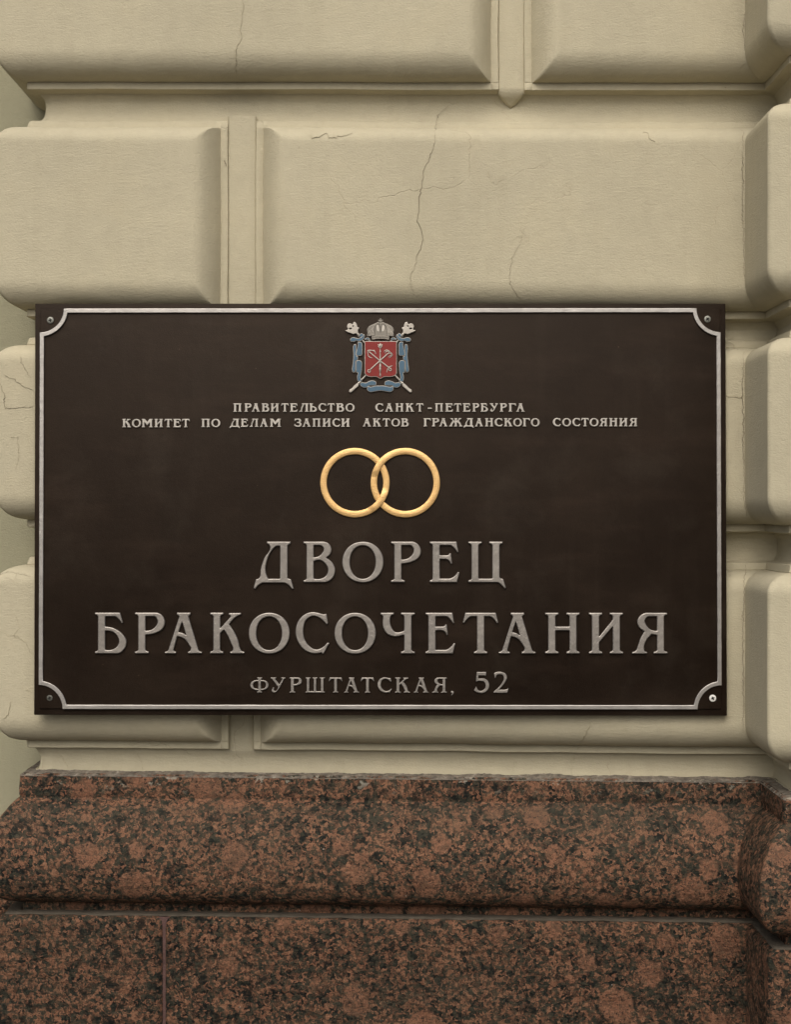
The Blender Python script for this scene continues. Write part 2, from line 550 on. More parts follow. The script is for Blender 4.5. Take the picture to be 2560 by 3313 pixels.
XEND = XP + 0.10
k = 0
for (z0, z1), (ja, jb) in zip(ROWS, JNT):
    s1 = px_x(ja, 0.045) + 0.006
    s2 = px_x(jb, 0.045) - 0.006
    make_block('stone_block', wall, plan_w, XL - 0.34, s1, z0, z1, False, True, XL, k, rec=True)
    make_block('stone_block', wall, plan_w, s2, XEND, z0, z1, True, False, None, k + 20, rec=True)
    make_block('stone_block', pier, plan_p, XP - 0.30, XP + 0.80, z0, z1, False, True, XP, k + 40)
    k += 1
    # the narrow joint between two blocks: a shallow bed that ends in a point over the groove below
    d0 = 0.0482
    last = z0 == zD0
    floor_d = 0.0572 if last else d0
    zz = [z1 + 0.004] + frange(z1 - 0.02, z0 + 0.012, 0.03) + ([z0 + 0.004, z0 + 0.001] if last else [z0 + 0.002, z0 - 0.008, z0 - 0.014])
    verts, faces = [], []
    for i, z in enumerate(zz):
        fr_ = 1.0 if z > z0 + 0.001 else max(0.2, 1.0 - (z0 + 0.002 - z) / 0.025)
        back = 0.0 if z > z0 - 0.001 else (0.011 if z > z0 - 0.010 else 0.018)
        cx, hw = (s1 + s2) / 2, ((s2 - s1) / 2 + 0.006) * fr_
        nz_ = 0.0012 * noise.noise(Vector((cx * 9, z * 30, 2)))
        for u, dx in ((-1, 0.016), (-1, 0.0), (-0.86, 0.0), (-0.3, 0.0006), (0.3, 0.0), (0.86, 0.0006), (1, 0.0), (1, 0.016)):
            verts.append(W(cx + hw * u + nz_, floor_d + back + dx + (0.0025 if abs(u) == 1 else 0), z + 0.002 * noise.noise(Vector((u * 3, z * 50, 7))) * (i > len(zz) - 4 and not last)))
    for i in range(len(zz) - 1):
        for q in range(7):
            faces.append((i * 8 + q, (i + 1) * 8 + q, (i + 1) * 8 + q + 1, i * 8 + q + 1))
    e = (len(zz) - 1) * 8
    tip = len(verts)
    verts.append(W(cx, FL + 0.001, zz[-1] - 0.006))
    faces += [] if last else [(e + q, tip, e + q + 1) for q in range(7)]
    link('vertical_joint', mesh_of(verts, faces), PLASTER, wall, ang=75)

# the groove beds behind the blocks, hollowed towards top and bottom, and the flat band above the granite
GT = px_z(2508, 0.05)                # top of the granite
def bed(parent, plan, s0, s1):
    ss = [s for s in frange(s0, s1, 0.03)]
    ss += [XL, XP]
    ss = sorted(s for s in set(ss) if s0 <= s <= s1)
    rows = []
    for (hz0, hz1) in zip([r[0] for r in ROWS[:-1]], [r[1] for r in ROWS[1:]]):
        zl, zh = hz1, hz0
        rows += [(FL - 0.004, zh + 0.02), (FL - 0.004, zh + 0.001), (FL - 0.0015, zh - 0.002), (FL + 0.0025, zh - 0.008), (FL + 0.0035, zh - 0.018), (FL + 0.003, zl + 0.016), (FL + 0.001, zl + 0.007), (FL - 0.003, zl + 0.001), (FL - 0.004, zl - 0.02)]
    zl = ROWS[-1][0]
    rows += [(0.058, zl + 0.02), (0.058, zl), (0.0615, zl - 0.005), (0.0645, zl - 0.014), (0.064, zl - 0.026), (0.061, zl - 0.036), (0.0575, GT + 0.004), (0.055, GT - 0.012)]
    link('groove_bed', strip_mesh(plan, ss, rows), PLASTER, parent, ang=50)
bed(wall, plan_w, XL - 0.34, XEND)
bed(pier, plan_p, XP - 0.30, XP + 0.80)

# the wall set back at the left
rec_y = 0.27
xs = frange(-2.6, XL + 0.12, 0.1)
zs = frange(0.0, 3.2, 0.1)
vv = [W(x, rec_y + 0.002 * noise.noise(Vector((x * 4, z * 4, 1))), z) for x in xs for z in zs]
n = len(zs)
ff = [(i * n + j, (i + 1) * n + j, (i + 1) * n + j + 1, i * n + j + 1) for i in range(len(xs) - 1) for j in range(n - 1)]
o = link('recessed_wall', mesh_of(vv, ff), PLASTER_SHADED, None, ang=40)
o['label'] = 'plain greenish stucco wall, darkened for recess shade, set back behind the left ends of the blocks'
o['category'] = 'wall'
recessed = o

# ------------------------------------------------------------------ cracks
def face_depth(x, z):
    for s0, s1, z0, z1, fl, fr in BLOCKS:
        if s0 <= x <= s1 and z0 <= z <= z1:
            return max(prof_d(min(x - s0 if fl else 9, s1 - x if fr else 9), P_SIDE), prof_d(z - z0, P_BOT), prof_d(z1 - z, P_TOP))
    return 0.060 if z < ROWS[-1][0] else FL
def crack_mesh(pts, width, seed, depth_f=None):
    rnd = random.Random(seed)
    P = []
    for (x0, y0), (x1, y1) in zip(pts, pts[1:]):
        m = max(1, int(math.hypot(x1 - x0, y1 - y0) / 6))
        P += [(x0 + (x1 - x0) * i / m + rnd.gauss(0, 1.7), y0 + (y1 - y0) * i / m + rnd.gauss(0, 1.7)) for i in range(m)]
    P.append(pts[-1])
    C = []
    for px, py in P:
        d = 0.0
        x = px_x(px, d); z = px_z(py, d)
        for _ in range(3):
            # undo the slight skew of the masonry
            x = px_x(px, d - x * YAW)
            z = px_z(py, d - x * YAW) + x * ROLL
            d = (depth_f or face_depth)(x, z)
        C.append(Vector((x, d - 0.0009, z)))
    verts, faces = [], []
    for i, c in enumerate(C):
        t = (C[min(i + 1, len(C) - 1)] - C[max(i - 1, 0)])
        t.y = 0
        if t.length < 1e-6:
            t = Vector((0, 0, 1))
        t.normalize()
        nrm = Vector((t.z, 0, -t.x))
        f = min(1.0, 0.25 + 3.0 * min(i, len(C) - 1 - i) / len(C))
        w = width * f * rnd.uniform(0.6, 1.25) / 2
        verts += [W(*(c + nrm * w)), W(*(c + Vector((0, 0.0014, 0)))), W(*(c - nrm * w))]
    for i in range(len(C) - 1):
        a = i * 3
        faces += [(a, a + 1, a + 4, a + 3), (a + 1, a + 2, a + 5, a + 4)]
    return mesh_of(verts, faces)
CRACKS = [
    ([(1450, 345), (1415, 375), (1409, 420), (1405, 470), (1388, 520), (1372, 550), (1364, 600), (1356, 650), (1352, 720), (1368, 760), (1364, 800), (1350, 825), (1348, 850), (1330, 890), (1328, 920), (1341, 955)], 0.0011),
    ([(1349, 850), (1375, 890), (1392, 920), (1396, 945)], 0.0006),
    ([(1694, 740), (1688, 780), (1662, 830), (1652, 870), (1652, 920), (1670, 955), (1690, 972)], 0.0010),
    ([(785, 0), (788, 30), (780, 90), (782, 130), (762, 165), (764, 250), (770, 290)], 0.0008),
    ([(1500, 336), (1460, 350), (1418, 374), (1440, 372), (1452, 366)], 0.0006),
    ([(1000, 420), (1008, 450), (1040, 440), (1056, 432), (1062, 446), (1100, 444), (1140, 432)], 0.0009),
    ([(1080, 435), (1083, 445)], 0.0007),
    ([(230, 425), (236, 440), (300, 450), (400, 455), (455, 455)], 0.0006),
    ([(2080, 424), (2097, 432), (2102, 448), (2120, 460)], 0.0009),
    ([(0, 660), (22, 700), (12, 735), (2, 760)], 0.0008),
    ([(5, 745), (18, 780), (18, 810), (50, 828), (85, 815), (120, 770), (150, 755)], 0.0007),
    ([(84, 818), (105, 838), (125, 850)], 0.0006),
    ([(292, 680), (295, 705), (312, 745), (318, 805)], 0.0007),
    ([(268, 680), (300, 678)], 0.0006), ([(266, 691), (305, 689)], 0.0006),
    ([(30, 602), (75, 618), (110, 632), (155, 641)], 0.0006),
    ([(422, 655), (455, 660), (482, 675), (480, 720), (472, 780), (440, 830)], 0.0005),
    ([(745, 740), (752, 790), (745, 840), (748, 900), (755, 960)], 0.0007),
    ([(658, 835), (662, 860), (648, 885)], 0.0007),
    ([(878, 635), (868, 650), (862, 690)], 0.0006), ([(876, 800), (866, 850), (862, 870), (878, 890)], 0.0006),
    ([(158, 0), (160, 60), (156, 85)], 0.0006),
    ([(2386, 420), (2407, 425), (2404, 455), (2402, 500), (2404, 600), (2403, 700), (2406, 790), (2408, 880), (2416, 925), (2425, 940)], 0.0013),
    ([(2405, 1140), (2407, 1180), (2402, 1260), (2406, 1360), (2404, 1440), (2408, 1520), (2407, 1610), (2418, 1670)], 0.0017),
    ([(2413, 1830), (2408, 1900), (2405, 2000), (2404, 2120), (2405, 2250), (2405, 2370)], 0.0012),
    ([(2352, 1105), (2370, 1115), (2390, 1133)], 0.0007), ([(2350, 1282), (2402, 1290)], 0.0008),
    ([(2408, 1408), (2420, 1385), (2442, 1355)], 0.0008),
    ([(0, 1240), (12, 1270), (16, 1322), (55, 1320), (106, 1316)], 0.0011),
    ([(66, 1155), (78, 1190), (100, 1222)], 0.0010), ([(15, 1215), (45, 1228), (80, 1255), (104, 1260)], 0.0010),
    ([(32, 1415), (58, 1412), (62, 1470), (50, 1520)], 0.0007), ([(0, 1482), (30, 1490)], 0.0006),
    ([(0, 1860), (30, 1850), (60, 1855), (100, 1865)], 0.0011), ([(20, 1870), (45, 1882), (55, 1855)], 0.0008),
    ([(38, 1975), (55, 2000), (62, 2030), (45, 2055), (80, 2075), (104, 2120)], 0.0008), ([(0, 2040), (25, 2055), (55, 2062)], 0.0008),
    ([(36, 2270), (28, 2310), (10, 2325)], 0.0007), ([(84, 2232), (104, 2240)], 0.0009),
    ([(140, 2455), (138, 2475), (130, 2498)], 0.0007), ([(198, 2440), (206, 2460), (218, 2480), (224, 2500)], 0.0007),
    ([(440, 2425), (452, 2450), (460, 2475), (461, 2498)], 0.0009), ([(767, 2435), (750, 2470), (742, 2505)], 0.0006),
    ([(832, 2452), (838, 2480), (835, 2508)], 0.0006), ([(1104, 2455), (1112, 2480), (1120, 2512)], 0.0008),
    ([(1330, 2455), (1334, 2490), (1330, 2515)], 0.0006), ([(1670, 2460), (1660, 2480), (1662, 2510)], 0.0007),
    ([(1664, 2495), (1640, 2505), (1620, 2514)], 0.0006), ([(1912, 2320), (1908, 2345), (1890, 2385), (1870, 2420), (1850, 2470), (1850, 2520)], 0.0009),
    ([(2330, 2460), (2325, 2500)], 0.0006), ([(1582, 560), (1590, 590), (1610, 595), (1626, 582), (1628, 572)], 0.0007),
    ([(0, 215), (14, 222)], 0.0008), ([(205, 195), (225, 215), (242, 230), (268, 202)], 0.0006),
    ([(30, 142), (60, 136), (95, 142)], 0.0006), ([(90, 880), (92, 905), (110, 912)], 0.0007), ([(272, 885), (274, 905)], 0.0005),
    ([(1683, 10), (1688, 100), (1672, 150), (1668, 200)], 0.0007), ([(965, 475), (966, 483)], 0.0022), ([(728, 520), (731, 540)], 0.0040),
    ([(2410, 40), (2404, 100), (2410, 165)], 0.0010), ([(2395, 220), (2412, 208)], 0.0010), ([(1488, 940), (1474, 975)], 0.0006),
]
for i, (p, w) in enumerate(CRACKS):
    if w < 0.00065 or (w < 0.00085 and p[0][1] < 960 and p[0][0] < 700):
        continue                    # too fine to read at this distance
    link('crack', crack_mesh(p, w * (0.40 if w > 0.0009 else 0.14), i), CRACK if w > 0.0009 else CRACK_P, wall, ang=0)

# ------------------------------------------------------------------ granite plinth
def gp(o_mm, py):
    d = -o_mm / 1000.0
    return (d, px_z(py, d))
CORN = [(0.064, GT + 0.001), (0.050, GT + 0.0005), (0.040, GT - 0.0005), gp(-36.5, 2517), gp(-35, 2524), gp(-34, 2560), gp(-34, 2582), gp(-35.2, 2588), gp(-35.2, 2591), gp(-33.5, 2594), gp(-27, 2604), gp(-19, 2622), gp(-9, 2650), gp(1, 2685), gp(9, 2722), gp(14.5, 2760), gp(17, 2800),
        gp(16.5, 2842), gp(13, 2876), gp(7, 2900), gp(-2, 2917), gp(-14, 2926), gp(-28, 2929), gp(-39, 2930), gp(-39, 2934), gp(-38, 2962), gp(-50, 2963)]
BASE = [gp(-50, 2966), gp(-22, 2967), gp(-14, 2971), gp(-8, 2980), gp(-4, 2994), gp(-2.5, 3012), gp(-2, 3060)]
zbot = 0.0
for z in frange(BASE[-1][1], zbot, 0.03)[1:]:
    BASE.append((0.002, z))
def densify(p, st):
    out = [p[0]]
    for (a, b), (c, e) in zip(p, p[1:]):
        m = max(1, int(math.hypot(c - a, e - b) / st))
        out += [(a + (c - a) * i / m, b + (e - b) * i / m) for i in range(1, m + 1)]
    return out
def granite(name, parent, plan, s0, s1, rows, corner=None, ends=(False, False), seed=0, rough=0.0014):
    ss = frange(s0, s1, 0.009)
    if corner is not None:
        ss = sorted(set(ss + [corner, corner - 0.004, corner + 0.004]))
    for e, at in zip(ends, (s0, s1)):
        if e:
            ss = sorted(set(ss + [at + (0.004 if at == s0 else -0.004), at + (0.0015 if at == s0 else -0.0015)]))
    rows = densify(rows, 0.007)
    verts, faces = [], []
    n = len(rows)
    for s in ss:
        e = 0.0
        if ends[0]:
            e = max(e, 0.006 * max(0, 1 - (s - s0) / 0.005) ** 2)
        if ends[1]:
            e = max(e, 0.006 * max(0, 1 - (s1 - s) / 0.005) ** 2)
        for k, (d, z) in enumerate(rows):
            q = Vector((s * 30 + seed, z * 45, d * 30 + seed * 2))
            am = rough * (1.0 if 0 < k < n - 1 else 0)
            r = am * (noise.noise(q) + 0.6 * noise.noise(q * 2.7) + 0.35 * noise.noise(q * 6))
            x, y = plan(s, d + e + r)
            verts.append(W(x, y, z + 0.4 * am * noise.noise(q * 1.7 + Vector((9, 9, 9)))))
    for i in range(len(ss) - 1):
        for k in range(n - 1):
            faces.append((i * n + k, (i + 1) * n + k, (i + 1) * n + k + 1, i * n + k + 1))
    # close cut ends
    for e, i in zip(ends, (0, len(ss) - 1)):
        if e:
            b = len(verts)
            for k in range(n):
                x, y, z = verts[i * n + k]
                verts.append((x, y + 0.05, z))
            for k in range(n - 1):
                faces.append((i * n + k, i * n + k + 1, b + k + 1, b + k) if i == 0 else (i * n + k + 1, i * n + k, b + k, b + k + 1))
    return link(name, mesh_of(verts, faces), GRANITE_R if 'base' in name else GRANITE, parent, ang=60)

plinth = thing('granite_plinth', 'red brown granite plinth with rounded top moulding under the plaque wall', 'plinth')
pede = thing('granite_pedestal', 'red brown granite foot of the projecting pier at the bottom right', 'pedestal')
granite('top_moulding', plinth, plan_w, XL - 0.3, XEND, CORN, XL, seed=1)
XJ0, XJ1 = px_x(521), px_x(532)
granite('base_block', plinth, plan_w, XL - 0.3, XJ0, BASE, XL, (False, True), seed=5, rough=0.0030)
granite('base_block', plinth, plan_w, XJ1, XEND, BASE, None, (True, False), seed=9, rough=0.0030)
granite('top_moulding', pede, plan_p, XP - 0.3, XP + 0.8, CORN, XP, seed=13)
granite('base_block', pede, plan_p, XP - 0.3, XP + 0.8, BASE, XP, seed=17, rough=0.0030)
# mortar: upright joint, bed under the moulding, ragged seam on top of the granite
jm = [W(x, 0.009 + 0.0012 * noise.noise(Vector((x * 99, z * 40, 4))), z) for z in frange(zbot, BASE[2][1], 0.012) for x in (XJ0 - 0.006, XJ0 + 0.002, XJ1 - 0.002, XJ1 + 0.006)]
ff = [(i * 4 + q, i * 4 + q + 1, i * 4 + q + 5, i * 4 + q + 4) for i in range(len(jm) // 4 - 1) for q in range(3)]
link('joint_filler', mesh_of(jm, ff), JOINT, plinth, ang=0)
def bedmortar(parent, plan, s0, s1, corner):
    ss = frange(s0, s1, 0.006)
    ss = sorted(set(ss + [corner])) if s0 < corner < s1 else ss
    verts, faces = [], []
    prof = [gp(-36, 2955), gp(-25, 2960.5), gp(-17, 2965), gp(-14, 2969), gp(-13, 2971.5), gp(-20, 2980)]
    n = len(prof)
    for s in ss:
        for k, (d, z) in enumerate(prof):
            q = Vector((s * 40, k * 2.0, 3.3))
            x, y = plan(s, d + 0.001 * noise.noise(q))
            verts.append(W(x, y, z + 0.0016 * noise.noise(q * 0.6) + 0.0008 * noise.noise(q * 2)))
    for i in range(len(ss) - 1):
        for k in range(n - 1):
            faces.append((i * n + k, (i + 1) * n + k, (i + 1) * n + k + 1, i * n + k + 1))
    link('mortar_bed', mesh_of(verts, faces), MORTAR2, parent, ang=60)
MORTAR2 = mat_plain('dusty_mortar', (0.068, 0.057, 0.043), 0.95, spec=0.2, var=0.45, scl=50, bump=0.002)
bedmortar(plinth, plan_w, XL - 0.3, XEND, XL)
bedmortar(pede, plan_p, XP - 0.3, XP + 0.8, XP)
def seam(parent, plan, s0, s1, corner, seed):
    ss = frange(s0, s1, 0.0035)
    ss = sorted(set(ss + [corner])) if s0 < corner < s1 else ss
    verts, faces = [], []
    n = 7
    for s in ss:
        q = Vector((s * 28, seed, 0.5))
        up = 0.0016 + 0.0022 * max(-0.4, noise.noise(q)) + 0.0009 * noise.noise(q * 4)
        dn = 0.0006 + 0.0035 * max(-0.4, noise.noise(q + Vector((0, 7, 0)))) + 0.0012 * noise.noise(q * 5 + Vector((0, 3, 0)))
        for k, (d, z) in enumerate([(0.064, GT + 0.001 + up), (0.0550, GT + 0.0008 + up), (0.0530, GT + 0.0004 + up * 0.4), (0.045, GT + 0.0010), (0.0385, GT - 0.0012), (0.0345, GT - 0.0045), (0.0375, GT - 0.0045 - dn)]):
            w = 0.0009 * noise.noise(Vector((s * 160, k * 3.0, seed)))
            x, y = plan(s, d + w)
            verts.append(W(x, y, z + w))
    for i in range(len(ss) - 1):
        for k in range(n - 1):
            faces.append((i * n + k, (i + 1) * n + k, (i + 1) * n + k + 1, i * n + k + 1))
    link('mortar_seam', mesh_of(verts, faces), MORTAR, parent, ang=50)
seam(plinth, plan_w, XL - 0.3, XEND, XL, 2.0)
seam(pede, plan_p, XP - 0.3, XP + 0.8, XP, 8.0)

# the set back wall stands on granite too
def plan_r(s, d):
    return (s, rec_y - 0.05 + d)
foot_top = px_z(2720, 0.22)
granite('granite_base', recessed, plan_r, -2.6, XL + 0.10, [(0.06, foot_top), (0.004, foot_top - 0.001), (0.0, foot_top - 0.006), (0.0, 0.0)], seed=23, rough=0.003)

# ------------------------------------------------------------------ the plaque
PY = -0.0195                                   # its face in front of the blocks
PK = (D + PY) / D / S
PCX, PCY = 1230.0, 1648.0
plaque = thing('plaque', 'large dark bronze plaque with silver Cyrillic lettering, crest and gold rings on the wall', 'plaque',
               (px_x(PCX, PY), PY, px_z(PCY, PY)))
plaque.rotation_euler = (R(-0.9), 0, R(-0.3))
def loc(px, py, h=0.0):                       # plaque coordinates from a point of the photograph; h = height over the face
    return ((px - PCX) * PK, -h, (PCY - py) * PK)

def spline(pts, closed=True):
    """Points (x, y[, flag]); no flag = corner, 1 = smooth, 2 = leaves straight on from before, 3 = runs straight into the next."""
    n = len(pts)
    P = [Vector((p[0], p[1])) for p in pts]
    F = [p[2] if len(p) > 2 else 0 for p in pts]
    # soften corners
    Q, G = [], []
    for i in range(n):
        if F[i] == 0:
            a, b, c = P[i - 1], P[i], P[(i + 1) % n]
            r = min(SOFT, 0.3 * (a - b).length, 0.3 * (c - b).length)
            if r < 0.05:
                Q.append(b); G.append(0)
                continue
            p0 = b + (a - b).normalized() * r
            p2 = b + (c - b).normalized() * r
            Q += [p0, (p0 + 2 * b + p2) / 4, p2]
            G += [0, 9, 0]
        else:
            Q.append(P[i]); G.append(F[i])
    m = len(Q)
    T = []
    for i in range(m):
        a, b, c = Q[i - 1], Q[i], Q[(i + 1) % m]
        d0, d1 = (b - a).length or 1e-6, (c - b).length or 1e-6
        if G[i] == 2:
            t = (b - a) / d0
        elif G[i] == 3:
            t = (c - b) / d1
        else:
            t = (b - a) / d0 * d1 + (c - b) / d1 * d0
            t = t.normalized() if t.length > 1e-9 else (c - b).normalized()
        T.append(t)
    out = []
    for i in range(m):
        j = (i + 1) % m
        a, b = Q[i], Q[j]
        L = (b - a).length
        if G[i] in (0, 9) and G[j] in (0, 9):
            out.append(a)
            continue
        t0 = T[i] if G[i] not in (0, 9) else None
        t1 = T[j] if G[j] not in (0, 9) else None
        if t0 is None:
            t0 = (b - a).normalized() * 2 - t1 if t1 is not None else (b - a).normalized()
            t0.normalize()
            t0 = (t0 + (b - a).normalized()).normalized()
        if t1 is None:
            t1 = (b - a).normalized() * 2 - t0
            t1.normalize()
            t1 = (t1 + (b - a).normalized()).normalized()
        st = 7
        for k in range(st):
            u = k / st
            h00 = 2 * u ** 3 - 3 * u ** 2 + 1
            h10 = u ** 3 - 2 * u ** 2 + u
            h01 = -2 * u ** 3 + 3 * u ** 2
            h11 = u ** 3 - u ** 2
            out.append(a * h00 + t0 * (L * h10) + b * h01 + t1 * (L * h11))
    return out
SOFT = 9.0

def oval(cx, cy, rx, ry, n=56, pw=2.0):
    o = []
    for i in range(n):
        a = 2 * math.pi * i / n
        ca, sa = math.cos(a), math.sin(a)
        o.append(Vector((cx + rx * math.copysign(abs(ca) ** (2 / pw), ca), cy + ry * math.copysign(abs(sa) ** (2 / pw), sa))))
    return o

def curve_mesh(loops, h, bev, grow=0.0, base=0.0, res=2):
    """Loops in plaque metres (x, z) -> raised shape with a rounded rim, its top h above the face, as mesh data."""
    cu = bpy.data.curves.new('c', 'CURVE')
    cu.dimensions = '2D'
    cu.fill_mode = 'BOTH'
    cu.extrude = max(h - bev, 0.0)
    cu.bevel_depth = bev
    cu.bevel_resolution = res
    cu.offset = grow - bev
    for lp in loops:
        sp = cu.splines.new('POLY')
        sp.points.add(len(lp) - 1)
        for q, p in zip(sp.points, lp):
            q.co = (p[0], p[1], 0, 1)
        sp.use_cyclic_u = True
    ob = bpy.data.objects.new('c', cu)
    COL.objects.link(ob)
    dg = bpy.context.evaluated_depsgraph_get()
    me = bpy.data.meshes.new_from_object(ob.evaluated_get(dg))
    bpy.data.objects.remove(ob)
    bpy.data.curves.remove(cu)
    for v in me.vertices:
        x, y, z = v.co
        v.co = (x, -(z + base), y)
    return me

def tube_mesh(paths, base):
    """Strokes: list of [(x, z, radius)...] in plaque metres, lying on the face."""
    cu = bpy.data.curves.new('c', 'CURVE')
    cu.dimensions = '3D'
    cu.bevel_depth = 1.0
    cu.bevel_resolution = 2
    cu.use_fill_caps = True
    for lp in paths:
        sp = cu.splines.new('POLY')
        sp.points.add(len(lp) - 1)
        for q, p in zip(sp.points, lp):
            q.co = (p[0], -base, p[1], 1)
            q.radius = p[2]
    ob = bpy.data.objects.new('c', cu)
    COL.objects.link(ob)
    dg = bpy.context.evaluated_depsgraph_get()
    me = bpy.data.meshes.new_from_object(ob.evaluated_get(dg))
    bpy.data.objects.remove(ob)
    bpy.data.curves.remove(cu)
    return me

def join(ms):
    bm = bmesh.new()
    for m in ms:
        bm.from_mesh(m)
        bpy.data.meshes.remove(m)
    me = bpy.data.meshes.new('m')
    bm.to_mesh(me)
    bm.free()
    return me

def lp(pts):                                    # photograph pixels -> plaque metres
    return [((p[0] - PCX) * PK, (PCY - p[1]) * PK) for p in pts]

# plates: the outer one with its plain margin, and the raised inner one
def plate(name, quad, y_front, y_back, bev, mat):
    bm = bmesh.new()
    fr = [bm.verts.new((*lp([q])[0][:1], -y_front, lp([q])[0][1])) for q in quad]
    bk = [bm.verts.new((v.co.x, -y_back, v.co.z)) for v in fr]
    bm.faces.new(fr[::-1])
    bm.faces.new(bk)
    for i in range(4):
        bm.faces.new((fr[i], fr[(i + 1) % 4], bk[(i + 1) % 4], bk[i]))
    bmesh.ops.recalc_face_normals(bm, faces=bm.faces)
    bmesh.ops.bevel(bm, geom=list(bm.edges), offset=bev, segments=2, affect='EDGES', profile=0.5)
    me = bpy.data.meshes.new('m')
    bm.to_mesh(me)
    bm.free()
    return link(name, me, mat, plaque, ang=40)
plate('back_plate', [(110, 980.5), (2349, 982), (2350, 2313), (111, 2312)], 0.0, -0.018, 0.0012, BRONZE)
F1 = 0.0035
plate('face_plate', [(128.5, 998), (2331, 999), (2331, 2291), (129, 2291)], F1, -0.004, 0.0014, BRONZE)

# silver border: straight strips and corner arcs in one raised moulding
def border():
    x0, x1, y0, y1, w = 128.0, 2331.0, 998.5, 2292.0, 14.0
    ra, rb = 91.0, 77.5
    outer, inner = [], []
    def arc(cx, cy, r, a0, a1, n=14):
        return [(cx + r * math.cos(R(a0 + (a1 - a0) * i / n)), cy + r * math.sin(R(a0 + (a1 - a0) * i / n))) for i in range(n + 1)]
    # walk clockwise on screen; the corners are hollow quarter circles round each corner of the plate
    o, i = [], []
    for (cx, cy, a0) in ((x0, y0, 90), (x1, y0, 180), (x1, y1, 270), (x0, y1, 360)):
        o += arc(cx, cy, rb, a0, a0 - 90)
    for (cx, cy, sx_, sy_, a0) in ((x0, y0, 1, 1, 90), (x1, y0, -1, 1, 180), (x1, y1, -1, -1, 270), (x0, y1, 1, -1, 360)):
        e = math.degrees(math.asin(w / ra))
        i += arc(cx, cy, ra, a0 - e, a0 - 90 + e)
    rnd = random.Random(4)
    def wob(l):
        out = []
        for k in range(len(l)):
            a, b = l[k], l[(k + 1) % len(l)]
            L = math.hypot(b[0] - a[0], b[1] - a[1])
            m = max(1, int(L / 22))
            for q in range(m):
                j = 0.28 if m > 1 and q else 0.1
                out.append((a[0] + (b[0] - a[0]) * q / m + rnd.uniform(-j, j), a[1] + (b[1] - a[1]) * q / m + rnd.uniform(-j, j)))
        return out
    me = curve_mesh([lp(wob(o)), lp(wob(i))], 0.0034, 0.0008, 0, F1)
    link('border_moulding', me, SILVER_B, plaque, ang=60)
border()

# screws
def screw(px, py, r, mat, label, tilt, proud):
    c = loc(px, py, F1)
    bm = bmesh.new()
    prof = [(0.0, proud + 0.0006), (0.45, proud + 0.0006), (0.8, proud + 0.0004), (0.96, proud), (1.0, proud - 0.0006), (1.0, -0.001)]
    N = 28
    rings = []
    for f, h in prof:
        if f == 0:
            rings.append([bm.verts.new((0, -h, 0))])
        else:
            rings.append([bm.verts.new((r * PK * f * math.cos(2 * math.pi * k / N), -h, r * PK * f * math.sin(2 * math.pi * k / N))) for k in range(N)])
    for k in range(N):
        bm.faces.new((rings[0][0], rings[1][k], rings[1][(k + 1) % N]))
        for a, b in zip(rings[1:], rings[2:]):
            bm.faces.new((a[k], b[k], b[(k + 1) % N], a[(k + 1) % N]))
    bmesh.ops.recalc_face_normals(bm, faces=bm.faces)
    me = bpy.data.meshes.new('m')
    bm.to_mesh(me)
    bm.free()
    o = link('screw', me, mat, plaque, label, 40)
    o.location = c
    a, b = 0.52 * r * PK, 0.15 * r * PK
    pts = []
    for q in range(4):
        for (u, v) in ((a, -b), (a, b), (b * 1.25, b * 1.25)):
            an = tilt + q * math.pi / 2
            pts.append((u * math.cos(an) - v * math.sin(an), u * math.sin(an) + v * math.cos(an)))
    cm = curve_mesh([pts], 0.0004, 0.0001, 0, proud + 0.0003, 1)
    s = link('cross_slot', cm, DARK, o, ang=0)  # raised dark cross; the shade inside the slot is put into its colour
screw(161.5, 1036, 11.2, ZINC, None, 0.2, 0.0016)
screw(2289, 1033.7, 11.2, ZINC, None, 0.6, 0.0016)
screw(163, 2256.6, 9.8, OLDZINC, 'dull dark screw', 0.35, 0.0006)
screw(2302.5, 2256, 11.4, WHITE, 'white painted screw', 0.5, 0.0012)

# ------------------------------------------------------------------ lettering: outlines on a 527 unit cap height, y down
def hTR(b, s=40): return [(b, 52, 2), (b + 12, 35, 1), (b + s, 25), (b + s, 0)]
def hTL(a, s=40): return [(a - s, 0), (a - s, 25), (a - 12, 35, 1), (a, 52, 3)]
def sT(a, b, s=40): return hTR(b, s) + hTL(a, s)
def hBL(a, s=40): return [(a, 475, 2), (a - 12, 492, 1), (a - s, 502), (a - s, 527)]
def hBR(b, s=40): return [(b + s, 527), (b + s, 502), (b + 12, 492, 1), (b, 475, 3)]
def sB(a, b, s=40): return hBL(a, s) + hBR(b, s)
bowl = [(290, 527, 2), (385, 465, 1), (408, 365, 1), (345, 265, 1), (235, 197, 1), (135, 178)]
bowl_h = [(135, 233), (222, 245, 1), (292, 305, 1), (312, 375, 1), (282, 440, 1), (192, 482, 1), (135, 479)]
def mirror(p, w): return [(w - q[0], *q[1:]) for q in reversed(p)]
zh_r = [(443, 285), (505, 250), (545, 310, 1), (600, 400, 1), (625, 470, 1), (612, 494, 1), (595, 504), (595, 527), (790, 527), (790, 504), (745, 492, 1), (728, 470, 1), (690, 370, 1), (625, 245, 1), (555, 165), (640, 65, 1), (675, 40, 1), (715, 26), (715, 0), (570, 0), (570, 26), (580, 40, 1), (575, 58, 3), (443, 200)]
